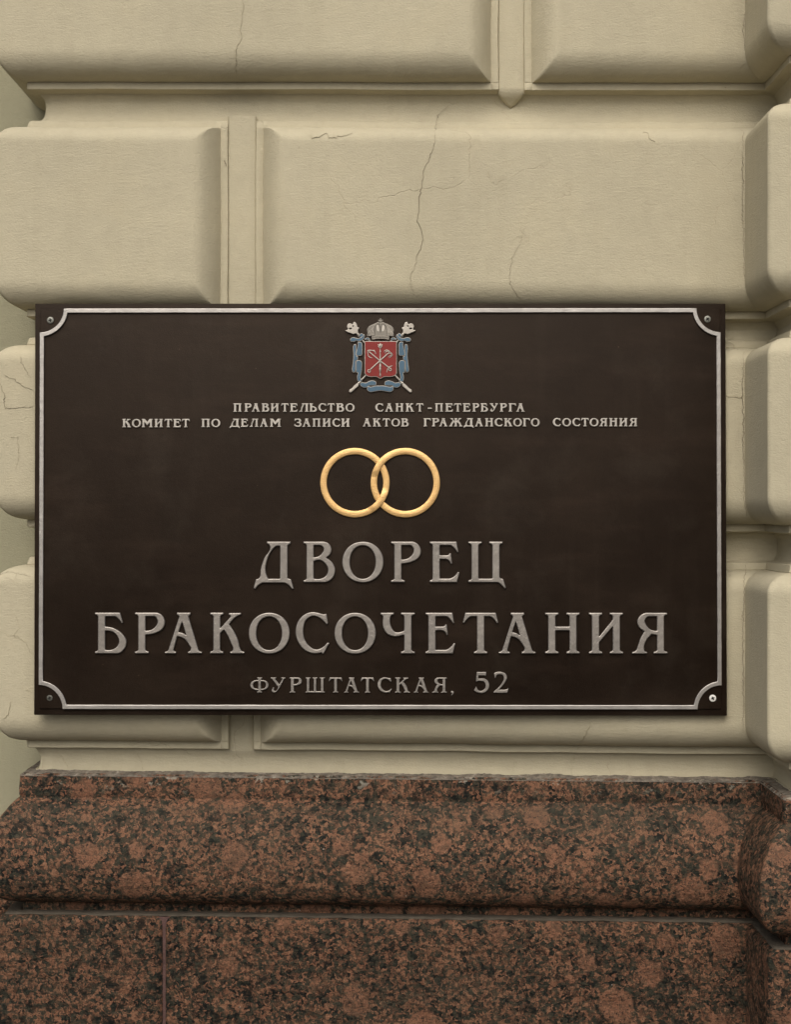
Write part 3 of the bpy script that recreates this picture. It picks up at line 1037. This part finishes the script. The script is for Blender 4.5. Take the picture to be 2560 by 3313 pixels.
GL = {
 'И': [sB(41, 136) + [(136, 380), (310, 178)] + sB(310, 405) + sT(310, 405) + [(310, 90), (136, 305)] + sT(41, 136)],
 'Н': [sB(42, 137) + [(137, 228), (315, 228)] + sB(315, 407) + sT(315, 407) + [(315, 177), (137, 177)] + sT(42, 137)],
 'П': [sB(40, 135) + [(135, 48), (315, 48)] + sB(315, 410) + hTR(410) + hTL(40)],
 'А': [[(48, 475, 2), (30, 496, 1), (0, 505), (0, 527), (148, 527), (148, 505), (122, 495, 1), (116, 475, 3), (163, 303), (248, 335, 1), (308, 405, 1), (336, 470, 1), (326, 492, 1), (298, 505), (298, 527), (483, 527), (483, 505), (452, 495, 1), (436, 475, 3), (308, 55, 2), (318, 38, 1), (335, 26), (335, 0), (155, 0), (155, 26), (175, 38, 1), (185, 55, 3)],
       [(223, 120), (276, 290), (230, 262, 1), (178, 250)]],
 'Б': [hBL(40) + bowl + [(135, 50), (250, 50, 2), (310, 88, 1), (345, 138), (364, 132), (326, 0)] + hTL(40), bowl_h],
 'Ь': [hBL(40) + bowl + sT(40, 135), bowl_h],
 'Р': [sB(43, 138, 43) + [(138, 287), (275, 260, 1), (360, 205, 1), (388, 125, 1), (365, 55, 1), (275, 0, 3)] + hTL(43, 43), [(138, 48), (245, 48, 2), (293, 105, 1), (270, 175, 1), (205, 223, 1), (138, 233)]],
 'К': [sB(41, 133, 41) + [(133, 265), (181, 220), (221, 285, 1), (272, 395, 1), (296, 470, 1), (285, 495, 1), (258, 505), (258, 527), (446, 527), (446, 505), (410, 493, 1), (394, 470, 1), (366, 365, 1), (311, 245, 1), (246, 150), (325, 65, 1), (362, 40, 1), (401, 28), (401, 4), (241, 4), (241, 28), (262, 40, 1), (262, 58, 3), (133, 200)] + sT(41, 133, 41)],
 'О': ['oval', (265, 265, 265, 264, 2.05), (263, 266, 164, 215, 2.1)],
 'С': [[(363, 23), (398, 13), (418, 135), (400, 155), (378, 130, 1), (308, 67, 1), (223, 43, 1), (138, 95, 1), (103, 215, 1), (113, 325, 1), (173, 425, 1), (268, 473, 1), (348, 445, 1), (408, 385), (436, 390), (363, 527), (341, 527), (338, 513), (238, 525, 1), (118, 480, 1), (28, 365, 1), (1, 245, 1), (33, 115, 1), (108, 30, 1), (208, -7, 1), (298, 5, 1)]],
 'Ч': [sB(302, 398, 42) + sT(302, 398, 42) + [(302, 233), (245, 250, 1), (190, 248, 1), (138, 180, 1), (128, 65, 1)] + hTR(128, 45)[1:] + hTL(32, 32) + [(33, 180, 1), (78, 265, 1), (170, 305, 1), (302, 285)]],
 'Е': [hBL(37, 37) + [(355, 527), (386, 397), (365, 390), (320, 445, 1), (250, 477, 3), (132, 477), (132, 227), (205, 227, 2), (260, 260, 1), (275, 293), (292, 285), (275, 150), (255, 153), (240, 177), (132, 177), (132, 48), (260, 48, 2), (332, 105, 1), (355, 140), (372, 137), (348, 0)] + hTL(37, 37)],
 'Т': [sB(183, 278) + [(278, 48), (340, 48, 2), (405, 90, 1), (440, 138), (459, 130), (426, 0), (35, 0), (0, 130), (20, 137), (58, 85, 1), (118, 48, 3), (183, 48)]],
 'Г': [sB(40, 135) + [(135, 48), (260, 48, 2), (330, 95, 1), (362, 140), (385, 132), (355, 0)] + hTL(40)],
 'Д': [[(74, 468, 1), (60, 480, 1), (32, 486), (0, 605), (22, 616), (75, 555, 1), (130, 533, 3), (385, 533, 2), (440, 555, 1), (492, 613), (518, 610), (482, 486), (455, 480, 1), (439, 468, 3), (439, 60, 2), (450, 42, 1), (477, 26), (477, 0), (170, 0), (170, 26), (198, 42, 1), (208, 58, 1), (132, 228, 1), (92, 358, 1)],
       [(340, 58), (340, 480), (187, 480), (157, 388, 1), (177, 238, 1), (242, 108, 1), (302, 58, 1)]],
 'В': [hBL(40) + [(275, 527, 2), (378, 470, 1), (410, 358, 1), (370, 268, 1), (295, 210), (352, 155, 1), (362, 88, 1), (320, 22, 1), (240, 0, 3)] + hTL(40), [(135, 48), (210, 48, 2), (262, 90, 1), (240, 150, 1), (185, 195, 1), (135, 205)], [(135, 253), (210, 240, 1), (280, 283, 1), (318, 368, 1), (285, 448, 1), (200, 483, 1), (135, 480)]],
 'Ц': [hBL(42, 42) + [(370, 527, 2), (430, 565, 1), (470, 608), (488, 598), (450, 481), (420, 475, 1), (405, 455, 3)] + sT(310, 405) + [(310, 478), (135, 478)] + sT(42, 135, 42)],
 'Я': [sB(324, 417, 45) + hTR(417, 42) + [(192, 0, 2), (112, 35, 1), (69, 110, 1), (92, 185, 1), (160, 240), (112, 325, 1), (75, 430, 1), (55, 478, 1), (30, 498, 1), (0, 506), (0, 527), (197, 527), (197, 505), (165, 490, 1), (158, 460, 1), (192, 345, 1), (257, 275), (324, 287)], [(324, 48), (222, 48, 2), (169, 95, 1), (192, 165, 1), (242, 215, 1), (324, 233)]],
 'Ф': [sB(282, 379, 42) + [(379, 445), (480, 435, 1), (600, 375, 1), (653, 265, 1), (600, 155, 1), (480, 95, 1), (379, 88)] + sT(282, 379, 42) + [(282, 88), (175, 95, 1), (55, 155, 1), (0, 265, 1), (55, 375, 1), (175, 435, 1), (282, 445)], [(282, 132), (200, 140, 1), (122, 190, 1), (104, 265, 1), (122, 340, 1), (200, 390, 1), (282, 398)], [(379, 132), (379, 398), (460, 390, 1), (532, 340, 1), (550, 265, 1), (532, 190, 1), (460, 140, 1)]],
 'У': [[(0, 0), (201, 0), (201, 22), (145, 40), (307, 242), (415, 40), (362, 22), (362, 0), (523, 0), (523, 22), (476, 45), (340, 300), (255, 440, 1), (180, 510, 1), (106, 527, 1), (29, 458), (97, 333), (125, 357), (110, 430), (161, 475, 1), (215, 440, 1), (265, 330), (42, 45), (0, 22)]],
 'Ш': [hBL(55, 50) + hBR(640, 46) + sT(545, 640, 48) + [(545, 478), (384, 478)] + sT(298, 384, 46) + [(298, 478), (146, 478)] + sT(55, 146, 46)],
 'З': [[(30, 8), (62, 8), (78, 22), (200, 0, 1), (380, 40, 1), (430, 130, 1), (340, 235), (440, 310, 1), (455, 400, 1), (390, 495, 1), (230, 530, 1), (80, 500, 1), (0, 440), (15, 365), (45, 360), (85, 425, 1), (210, 475, 1), (320, 440, 1), (345, 370, 1), (290, 290, 1), (180, 270), (180, 222), (290, 205, 1), (325, 130, 1), (280, 65, 1), (190, 48, 1), (90, 75, 1), (50, 135), (25, 130)]],
 'Л': [[(60, 470, 1), (35, 495, 1), (0, 505), (0, 527), (150, 527), (150, 505), (125, 490, 1), (125, 465, 1), (170, 250, 1), (235, 48), (330, 48)] + sB(330, 425) + hTR(425) + [(130, 0), (130, 22), (165, 40, 1), (168, 60, 1), (110, 260, 1)]],
 'М': [sB(60, 150, 45) + [(150, 160), (325, 385), (500, 160)] + sB(500, 595, 45) + hTR(595, 45) + [(470, 0), (325, 205), (180, 0)] + hTL(60, 50)],
 'Ж': [sB(347, 443) + zh_r + sT(347, 443) + mirror(zh_r, 790)],
 '5': [[(72, 0), (310, 0), (306, 82), (286, 105), (269, 85), (119, 85), (116, 164), (239, 164, 2), (358, 239, 1), (385, 336, 1), (350, 440, 1), (261, 515, 1), (164, 527, 1), (60, 500, 1), (0, 463), (63, 358), (82, 411, 1), (134, 470, 1), (209, 467, 1), (276, 411, 1), (291, 321, 1), (254, 246, 1), (164, 224, 1), (52, 239)]],
 '2': [[(7, 42), (40, 18, 1), (120, -2, 1), (230, 12, 1), (310, 62, 1), (333, 146, 1), (299, 235, 1), (130, 448), (280, 448), (343, 431), (366, 396), (373, 420), (340, 527), (0, 527), (0, 502), (216, 265, 1), (254, 176, 1), (231, 90, 1), (157, 58, 1), (82, 80, 1), (48, 154), (30, 154)]],
 ',': [[(140, 0, 1), (300, 100, 1), (330, 300, 1), (240, 560, 1), (90, 760), (40, 700), (140, 520, 1), (150, 400), (40, 300, 1), (30, 100, 1)]],
 '-': [[(0, 0), (300, 0), (300, 90), (0, 90)]],
}
def outline(ch):
    g = GL[ch]
    if g[0] == 'oval':
        return [oval(*g[1][:4], pw=g[1][4]), oval(*g[2][:4], pw=g[2][4])]
    return [spline(q) for q in g]
def glyph_loops(ch, x0, x1, y0, y1, grow_px=0.0):
    L = outline(ch)
    xs_ = [p[0] for q in L for p in q]
    a, b = min(xs_), max(xs_)
    x0 += grow_px; x1 -= grow_px; y0 += grow_px; y1 -= grow_px
    if ch in ',-':
        ys_ = [p[1] for q in L for p in q]
        t, u = min(ys_), max(ys_)
    else:
        t, u = 0.0, 527.0
    return [lp([(x0 + (p[0] - a) / (b - a) * (x1 - x0), y0 + (p[1] - t) / (u - t) * (y1 - y0)) for p in q]) for q in L]

def letters(items, y0, y1, name='letter', mat=SILVER, h=0.0048, bev=0.0015, grow=0.0, yov={}):
    for i, (ch, x0, x1) in enumerate(items):
        ya, yb = yov.get(i, (y0, y1))
        me = curve_mesh(glyph_loops(ch, x0, x1, ya, yb, grow), h, bev, grow * PK, F1)
        link(name, me, mat, plaque, ang=50)
letters([('Д', 822, 951.5), ('В', 982.5, 1085.5), ('О', 1108, 1241.5), ('Р', 1265, 1362.5), ('Е', 1390, 1486.5), ('Ц', 1514.5, 1636.5)], 1752, 1883.5)
letters([('Б', 309.5, 412), ('Р', 438.8, 536), ('А', 535.5, 656), ('К', 681.8, 793), ('О', 806.5, 939), ('С', 957.5, 1066.5), ('О', 1083, 1217), ('Ч', 1231.5, 1342.8), ('Е', 1376.5, 1473), ('Т', 1497, 1611.8), ('А', 1612.8, 1732), ('Н', 1762, 1874), ('И', 1903, 2013.8), ('Я', 2042, 2156.8)], 1981, 2113)
letters([('Ф', 811.4, 871), ('У', 877, 925.5), ('Р', 938, 978), ('Ш', 989, 1052.5), ('Т', 1064.5, 1109), ('А', 1114, 1162.5), ('Т', 1167.7, 1211.5), ('С', 1222, 1268.5), ('К', 1278.5, 1327), ('А', 1339, 1387), ('Я', 1398, 1446), (',', 1458.5, 1468), ('5', 1533, 1582.5), ('2', 1596.5, 1644.5)], 2190, 2238.5,
        h=0.003, bev=0.0008, yov={11: (2233, 2247), 12: (2172, 2239.5), 13: (2171.5, 2239)})
def word(spec, ox, sc, y0, y1, oy=1):
    ms = []
    for s in spec.split():
        ch, a, b = s.split(':')
        ya, yb = (y0, y1) if ch != '-' else (1320.0, 1324.0)
        loops = glyph_loops(ch, ox + float(a) / sc, ox + float(b) / sc, ya, yb, 0.75)
        ms.append(curve_mesh(loops, 0.0028, 0.0006, 0.75 * PK, F1, 1))
    link('small_lettering', join(ms), SILVER_S, plaque, ang=50)
Z4 = 3.981
word('П:62:168 Р:203:297 А:297:405 В:425:525 И:540:650 Т:675:775 Е:790:890 Л:908:1032 Ь:1040:1140 С:1155:1260 Т:1270:1370 В:1385:1490 О:1505:1625', 740, Z4, 1305.8, 1333.2)
word('С:78:163 А:178:265 Н:285:370 К:390:480 Т:497:577 -:618:662 П:692:778 Е:798:880 Т:888:968 Е:980:1060 Р:1077:1150 Б:1162:1240 У:1258:1343 Р:1360:1435 Г:1450:1530 А:1530:1617', 1190, 3.185, 1305.8, 1333.3)
word('К:62:178 О:187:305 М:312:457 И:477:588 Т:605:708 Е:720:820 Т:828:935', 380, Z4, 1355.9, 1383.3)
word('П:1083:1195 О:1210:1328', 380, Z4, 1355.7, 1383)
word('Д:12:148 Е:157:252 Л:270:385 А:402:508 М:530:675', 740, Z4, 1355.3, 1382.2)
word('З:846:942 А:950:1060 П:1080:1187 И:1208:1320 С:1335:1440 И:1450:1562', 740, Z4, 1355.0, 1382.0)
word('А:112:328 К:370:590 Т:620:822 О:845:1078 В:1098:1298', 1160, 7.962, 1354.5, 1381.4)
word('Г:80:180 Р:190:285 А:283:392 Ж:408:587 Д:597:730 А:743:850 Н:872:982 С:995:1102 К:1117:1228 О:1235:1350 Г:1358:1455 О:1462:1578', 1350, Z4, 1353.9, 1381)
word('С:97:237 О:258:413 С:432:572 Т:583:718 О:727:883 Я:893:1035 Н:1063:1208 И:1233:1380 Я:1400:1547', 1770, 5.308, 1353.6, 1380.7)

# ------------------------------------------------------------------ the two rings
def ring(cx, cy, over_deg, seed, label):
    ro, ri = 112.3, 91.0
    N = 120
    bm = bmesh.new()
    cs = [(ri, -0.002), (ri, 0.0022), (ri + 0.6, 0.0030), (ri + 1.6, 0.0033), ((ro + ri) / 2, 0.00335), (ro - 1.6, 0.0033), (ro - 0.6, 0.0030), (ro, 0.0022), (ro, -0.002)]
    rows = []
    for k in range(N):
        a = 2 * math.pi * k / N
        dg_ = (math.degrees(a) - over_deg + 180) % 360 - 180
        hump = 0.0022 * max(0.0, 1 - (abs(dg_) / 24.0) ** 4) if abs(dg_) < 24 else 0.0
        row = []
        for r, h in cs:
            j = 0.35 * noise.noise(Vector((math.cos(a) * 6, math.sin(a) * 6, r * 0.2 + seed)))
            p = lp([(cx + (r + j) * math.cos(a), cy - (r + j) * math.sin(a))])[0]
            row.append(bm.verts.new((p[0], -(F1 + h + (hump if h > 0 else 0)), p[1])))
        rows.append(row)
    m = len(cs)
    for k in range(N):
        a, b = rows[k], rows[(k + 1) % N]
        for q in range(m - 1):
            bm.faces.new((a[q], a[q + 1], b[q + 1], b[q]))
    bmesh.ops.recalc_face_normals(bm, faces=bm.faces)
    me = bpy.data.meshes.new('m')
    bm.to_mesh(me)
    bm.free()
    link('ring', me, GOLD, plaque, label, 50)
ring(1149, 1562, -37, 1.0, 'left gold wedding ring')
ring(1311.6, 1562, 143, 5.0, 'right gold wedding ring')

# ------------------------------------------------------------------ the coat of arms
SOFT = 4.0
EK = 1688 / 300.0
def ep(pts):
    return [(1080 + p[0] / EK, 1010 + p[1] / EK, *p[2:]) for p in pts]
def eloop(pts):
    return lp(spline([(p[0], p[1], *p[2:]) for p in pts_scaled(pts)]))
def pts_scaled(pts):
    return ep(pts)
def emirror(p, ax=852.0):
    return [(2 * ax - q[0], *q[1:]) for q in reversed(p)]
SHIELD = [(562, 532), (1150, 532), (1150, 1105, 2), (1118, 1158, 1), (1040, 1183, 1), (910, 1190, 1), (850, 1225), (790, 1190, 1), (660, 1183, 1), (590, 1155, 1), (562, 1105, 3)]
RIB = [
 [(300, 520, 1), (315, 475, 1), (360, 463, 1), (440, 478, 1), (515, 450, 1), (552, 398), (572, 440), (540, 500, 1), (470, 537, 1), (400, 530, 1), (362, 555), (350, 538), (325, 550)],
 [(480, 400, 1), (512, 390, 1), (548, 410), (530, 448, 1), (480, 462, 1), (430, 450), (448, 430)],
 [(435, 545), (508, 548), (523, 590, 1), (523, 770, 1), (505, 800, 1), (420, 800, 1), (402, 765, 1), (428, 660, 1), (440, 600, 1)],
 [(350, 640, 1), (368, 588, 1), (412, 592, 1), (412, 700, 1), (404, 770, 1), (418, 806, 1), (446, 812), (440, 878), (402, 890, 1), (402, 1060, 1), (385, 1105, 1), (345, 1100, 1), (330, 1055, 1), (345, 950, 1), (360, 800, 1)],
 [(404, 905, 1), (430, 880, 1), (490, 880, 1), (520, 920, 1), (512, 1080, 1), (488, 1190, 1), (505, 1240), (520, 1272), (470, 1287, 1), (430, 1250, 1), (425, 1180, 1), (442, 1105), (408, 1112)],
 [(520, 1280), (580, 1290, 1), (640, 1262, 1), (720, 1250, 1), (775, 1280, 1), (775, 1338), (640, 1342), (615, 1372), (540, 1377, 1), (490, 1340, 1), (472, 1300)],
 [(560, 505, 1), (600, 470, 1), (650, 475, 1), (665, 520, 1), (705, 545, 1), (752, 520), (740, 560, 1), (680, 570, 1), (640, 545, 1), (620, 505, 1), (590, 512)],
]
RIB = [[(p[0], p[1]) for p in q] if k in (2, 3, 4) else q for k, q in enumerate(RIB)]
RIB = RIB + [emirror(q) for q in RIB] + [[(612, 1350), (660, 1362, 1), (770, 1345, 1), (850, 1342, 1), (930, 1345, 1), (1040, 1362, 1), (1084, 1350), (1082, 1430, 1), (1040, 1456, 1), (940, 1446, 1), (850, 1436, 1), (760, 1446, 1), (655, 1456, 1), (615, 1430, 1)]]
HEAD = [(205, 335), (250, 325, 1), (240, 260), (262, 222, 1), (310, 212, 1), (345, 228), (365, 180), (400, 190), (425, 240, 1), (430, 275), (465, 285), (462, 312), (440, 330), (448, 370), (420, 400), (395, 395), (360, 410), (300, 385, 1), (250, 370)]
HANDLE = [(440, 1290), (470, 1300), (455, 1340, 1), (385, 1410, 1), (340, 1450), (310, 1470, 1), (283, 1455, 1), (290, 1415, 1), (330, 1390), (370, 1345, 1)]
crest_base = [curve_mesh([eloop(q)], 0.0030, 0.0005, 0.0, F1, 1) for q in RIB]
crest_base.append(curve_mesh([eloop(SHIELD)], 0.0036, 0.0005, 0.0, F1, 1))
crest = link('coat_of_arms', join(crest_base), CREST, plaque, ang=50)
link('red_shield', curve_mesh([eloop(SHIELD)], 0.0003, 0.0002, -0.0010, F1 + 0.0036, 1), RED, crest, ang=50)
link('blue_ribbon', join([curve_mesh([eloop(q)], 0.0003, 0.0002, -0.00078, F1 + 0.0030, 1) for q in RIB]), BLUE, crest, ang=50)
# crown: band, domed cap with beads, two pale panels, cross
def ball(bm, c, r, sy=0.7):
    bmesh.ops.create_icosphere(bm, subdivisions=1, radius=1.0, matrix=Matrix.Translation(c) @ Matrix.Diagonal((r, r * sy, r, 1)))
def ept(x, y, h):
    q = ep([(x, y)])[0]
    return loc(q[0], q[1], h)
CAP = [(688, 450), (620, 390, 1), (605, 330, 1), (640, 265, 1), (700, 230, 1), (760, 205, 1), (810, 185, 1), (852, 200), (895, 185, 1), (945, 205, 1), (1005, 230, 1), (1065, 265, 1), (1100, 330, 1), (1085, 390, 1), (1018, 450)]
crown = link('crown', join([
    curve_mesh([eloop(CAP)], 0.0045, 0.0016, 0, F1, 2),
    curve_mesh([eloop([(685, 450), (770, 440, 1), (852, 437, 1), (935, 440, 1), (1020, 450), (1005, 520), (930, 500, 1), (852, 497, 1), (775, 500, 1), (698, 520)])], 0.0056, 0.0008, 0, F1, 2),
    curve_mesh([eloop([(835, 212), (840, 175), (808, 185), (812, 140), (840, 150), (838, 118), (868, 118), (866, 150), (895, 140), (898, 185), (868, 175), (872, 212)])], 0.0045, 0.0006, 0, F1, 1),
    tube_mesh([[(*lp(ep([(x, y)]))[0], 0.0008) for x, y in arc] for arc in (
        [(745, 440), (740, 340), (752, 260), (790, 212), (835, 215)], [(959, 440), (964, 340), (952, 260), (914, 212), (869, 215)],
        [(852, 380), (848, 300), (835, 235), (800, 225)], [(852, 380), (858, 300), (870, 235), (905, 225)])], F1 + 0.0046)]), CROWN, crest, ang=50)
bm = bmesh.new()
rnd = random.Random(3)
for row in range(9):
    for side in (-1, 1):
        for c_ in range(6):
            x = 852 + side * (118 + c_ * 23 - row * 2)
            y = 425 - row * 21 + c_ * 3
            lim = 252 - max(0, row - 3) * 24
            if side * (x - 852) < lim - 12 and (row < 8 or c_ < 2):
                ball(bm, ept(x, y, F1 + 0.0044), 0.00105)
for c_ in range(17):
    x = 700 + c_ * 19
    ball(bm, ept(x, 452 - 12 * (1 - ((x - 852) / 160) ** 2), F1 + 0.0056), 0.0007)
    ball(bm, ept(x, 500 - 14 * (1 - ((x - 852) / 160) ** 2), F1 + 0.0056), 0.0007)
me = bpy.data.meshes.new('m'); bm.to_mesh(me); bm.free()
link('beads', me, CREST, crown, ang=60)
link('velvet_panel', join([curve_mesh([eloop(q)], 0.0004, 0.0002, 0, F1 + 0.0045, 1) for q in ([(790, 350), (780, 290, 1), (800, 235, 1), (825, 290, 1), (832, 365)], emirror([(790, 350), (780, 290, 1), (800, 235, 1), (825, 290, 1), (832, 365)]))]), SILVER_S, crown, ang=50)
dark = [oval(852, 475, 8, 8, 10)] + [oval(700 + k * 19.5, 478 - 14 * (1 - ((700 + k * 19.5 - 852) / 160) ** 2), 5, 6, 8) for k in range(17) if k != 8]
link('band_gem', join([curve_mesh([lp(ep([(p[0], p[1]) for p in q]))], 0.0003, 0.0001, 0, F1 + 0.0056, 1) for q in dark]), DARK, crown, ang=0)
RODS = []
for mir in (False, True):
    f = emirror if mir else (lambda q: q)
    ms = [curve_mesh([eloop(f(HEAD)), eloop(f([(275, 305), (300, 290), (330, 300), (320, 322), (290, 320)])), eloop(f([(340, 262), (352, 245), (368, 258), (352, 280)]))], 0.0042, 0.0008, 0, F1, 2),
          curve_mesh([eloop(f(HANDLE))], 0.0038, 0.0012, 0, F1, 2)]
    rods = [[(430, 385, 20), (446, 412, 24), (470, 440, 17)], [(530, 520, 14), (560, 560, 14)], [(582, 1160, 12), (540, 1205, 15), (500, 1242, 13)], [(490, 1255, 8), (470, 1290, 16), (440, 1300, 18)]]
    RODS.append([[(*lp(ep([q]))[0], q[2] * PK / EK) for q in f(r)] for r in rods])
    link('sceptre_handle', join(ms[1:]), CREST, crest, ang=50)
    link('sceptre_head', ms[0], CREST, crest, ang=50)
for r in RODS[0] + RODS[1]:
    link('sceptre_rod', tube_mesh([r], F1 + 0.0034), CREST, crest, ang=60)
# crossed anchors and the upright sceptre on the red field
st = [
 [(640, 722, 11), (760, 826, 12), (990, 1006, 13)], [(1000, 752, 12), (850, 885, 13), (668, 1052, 12)],
 [(618, 706, 8), (660, 700, 8), (710, 704, 8), (745, 722, 8), (768, 768, 3)], [(618, 706, 8), (622, 750, 8), (630, 800, 8), (655, 828, 9), (705, 842, 3)],
 [(708, 712, 4), (735, 700, 9), (758, 735, 8), (772, 770, 2)], [(620, 800, 3), (640, 812, 9), (662, 832, 9), (706, 842, 2)],
 [(915, 742, 3), (925, 712, 8), (960, 695, 8), (1000, 706, 9), (1025, 735, 8), (1060, 760, 8), (1070, 790, 8), (1045, 815, 7), (1008, 842, 3)],
 [(938, 768, 3), (950, 725, 8), (985, 715, 8), (1010, 735, 8), (1000, 755, 8)], [(1000, 755, 7), (1040, 760, 8), (1055, 785, 8), (1030, 800, 7), (990, 822, 3)],
 [(965, 1102, 7), (975, 1060, 8), (998, 1020, 9), (1035, 992, 8), (1075, 982, 5)], [(995, 1000, 18), (1010, 1025, 18)],
 [(848, 575, 8), (848, 600, 20), (846, 650, 14), (847, 662, 7), (847, 720, 11), (847, 730, 15), (847, 745, 9), (847, 800, 12), (847, 860, 9), (847, 890, 20), (847, 920, 9), (847, 980, 18), (847, 1000, 24), (847, 1020, 14), (847, 1035, 22), (847, 1060, 18), (847, 1085, 16), (847, 1100, 8), (847, 1140, 14), (847, 1165, 15), (847, 1185, 5)],
 [(805, 592, 8), (830, 620, 14), (847, 590, 10), (865, 620, 14), (890, 592, 8)], [(808, 615, 8), (830, 650, 9), (865, 650, 9), (886, 615, 8)],
]
for (cx, cy, r) in ((645, 1078, 24), (1030, 1052, 22)):
    st.append([(cx + r * math.cos(2 * math.pi * k / 14), cy + r * math.sin(2 * math.pi * k / 14), 8) for k in range(15)])
link('crossed_anchors', tube_mesh([[(*lp(ep([q]))[0], q[2] * PK / EK) for q in r] for r in st], F1 + 0.0042), CREST, crest, ang=60)
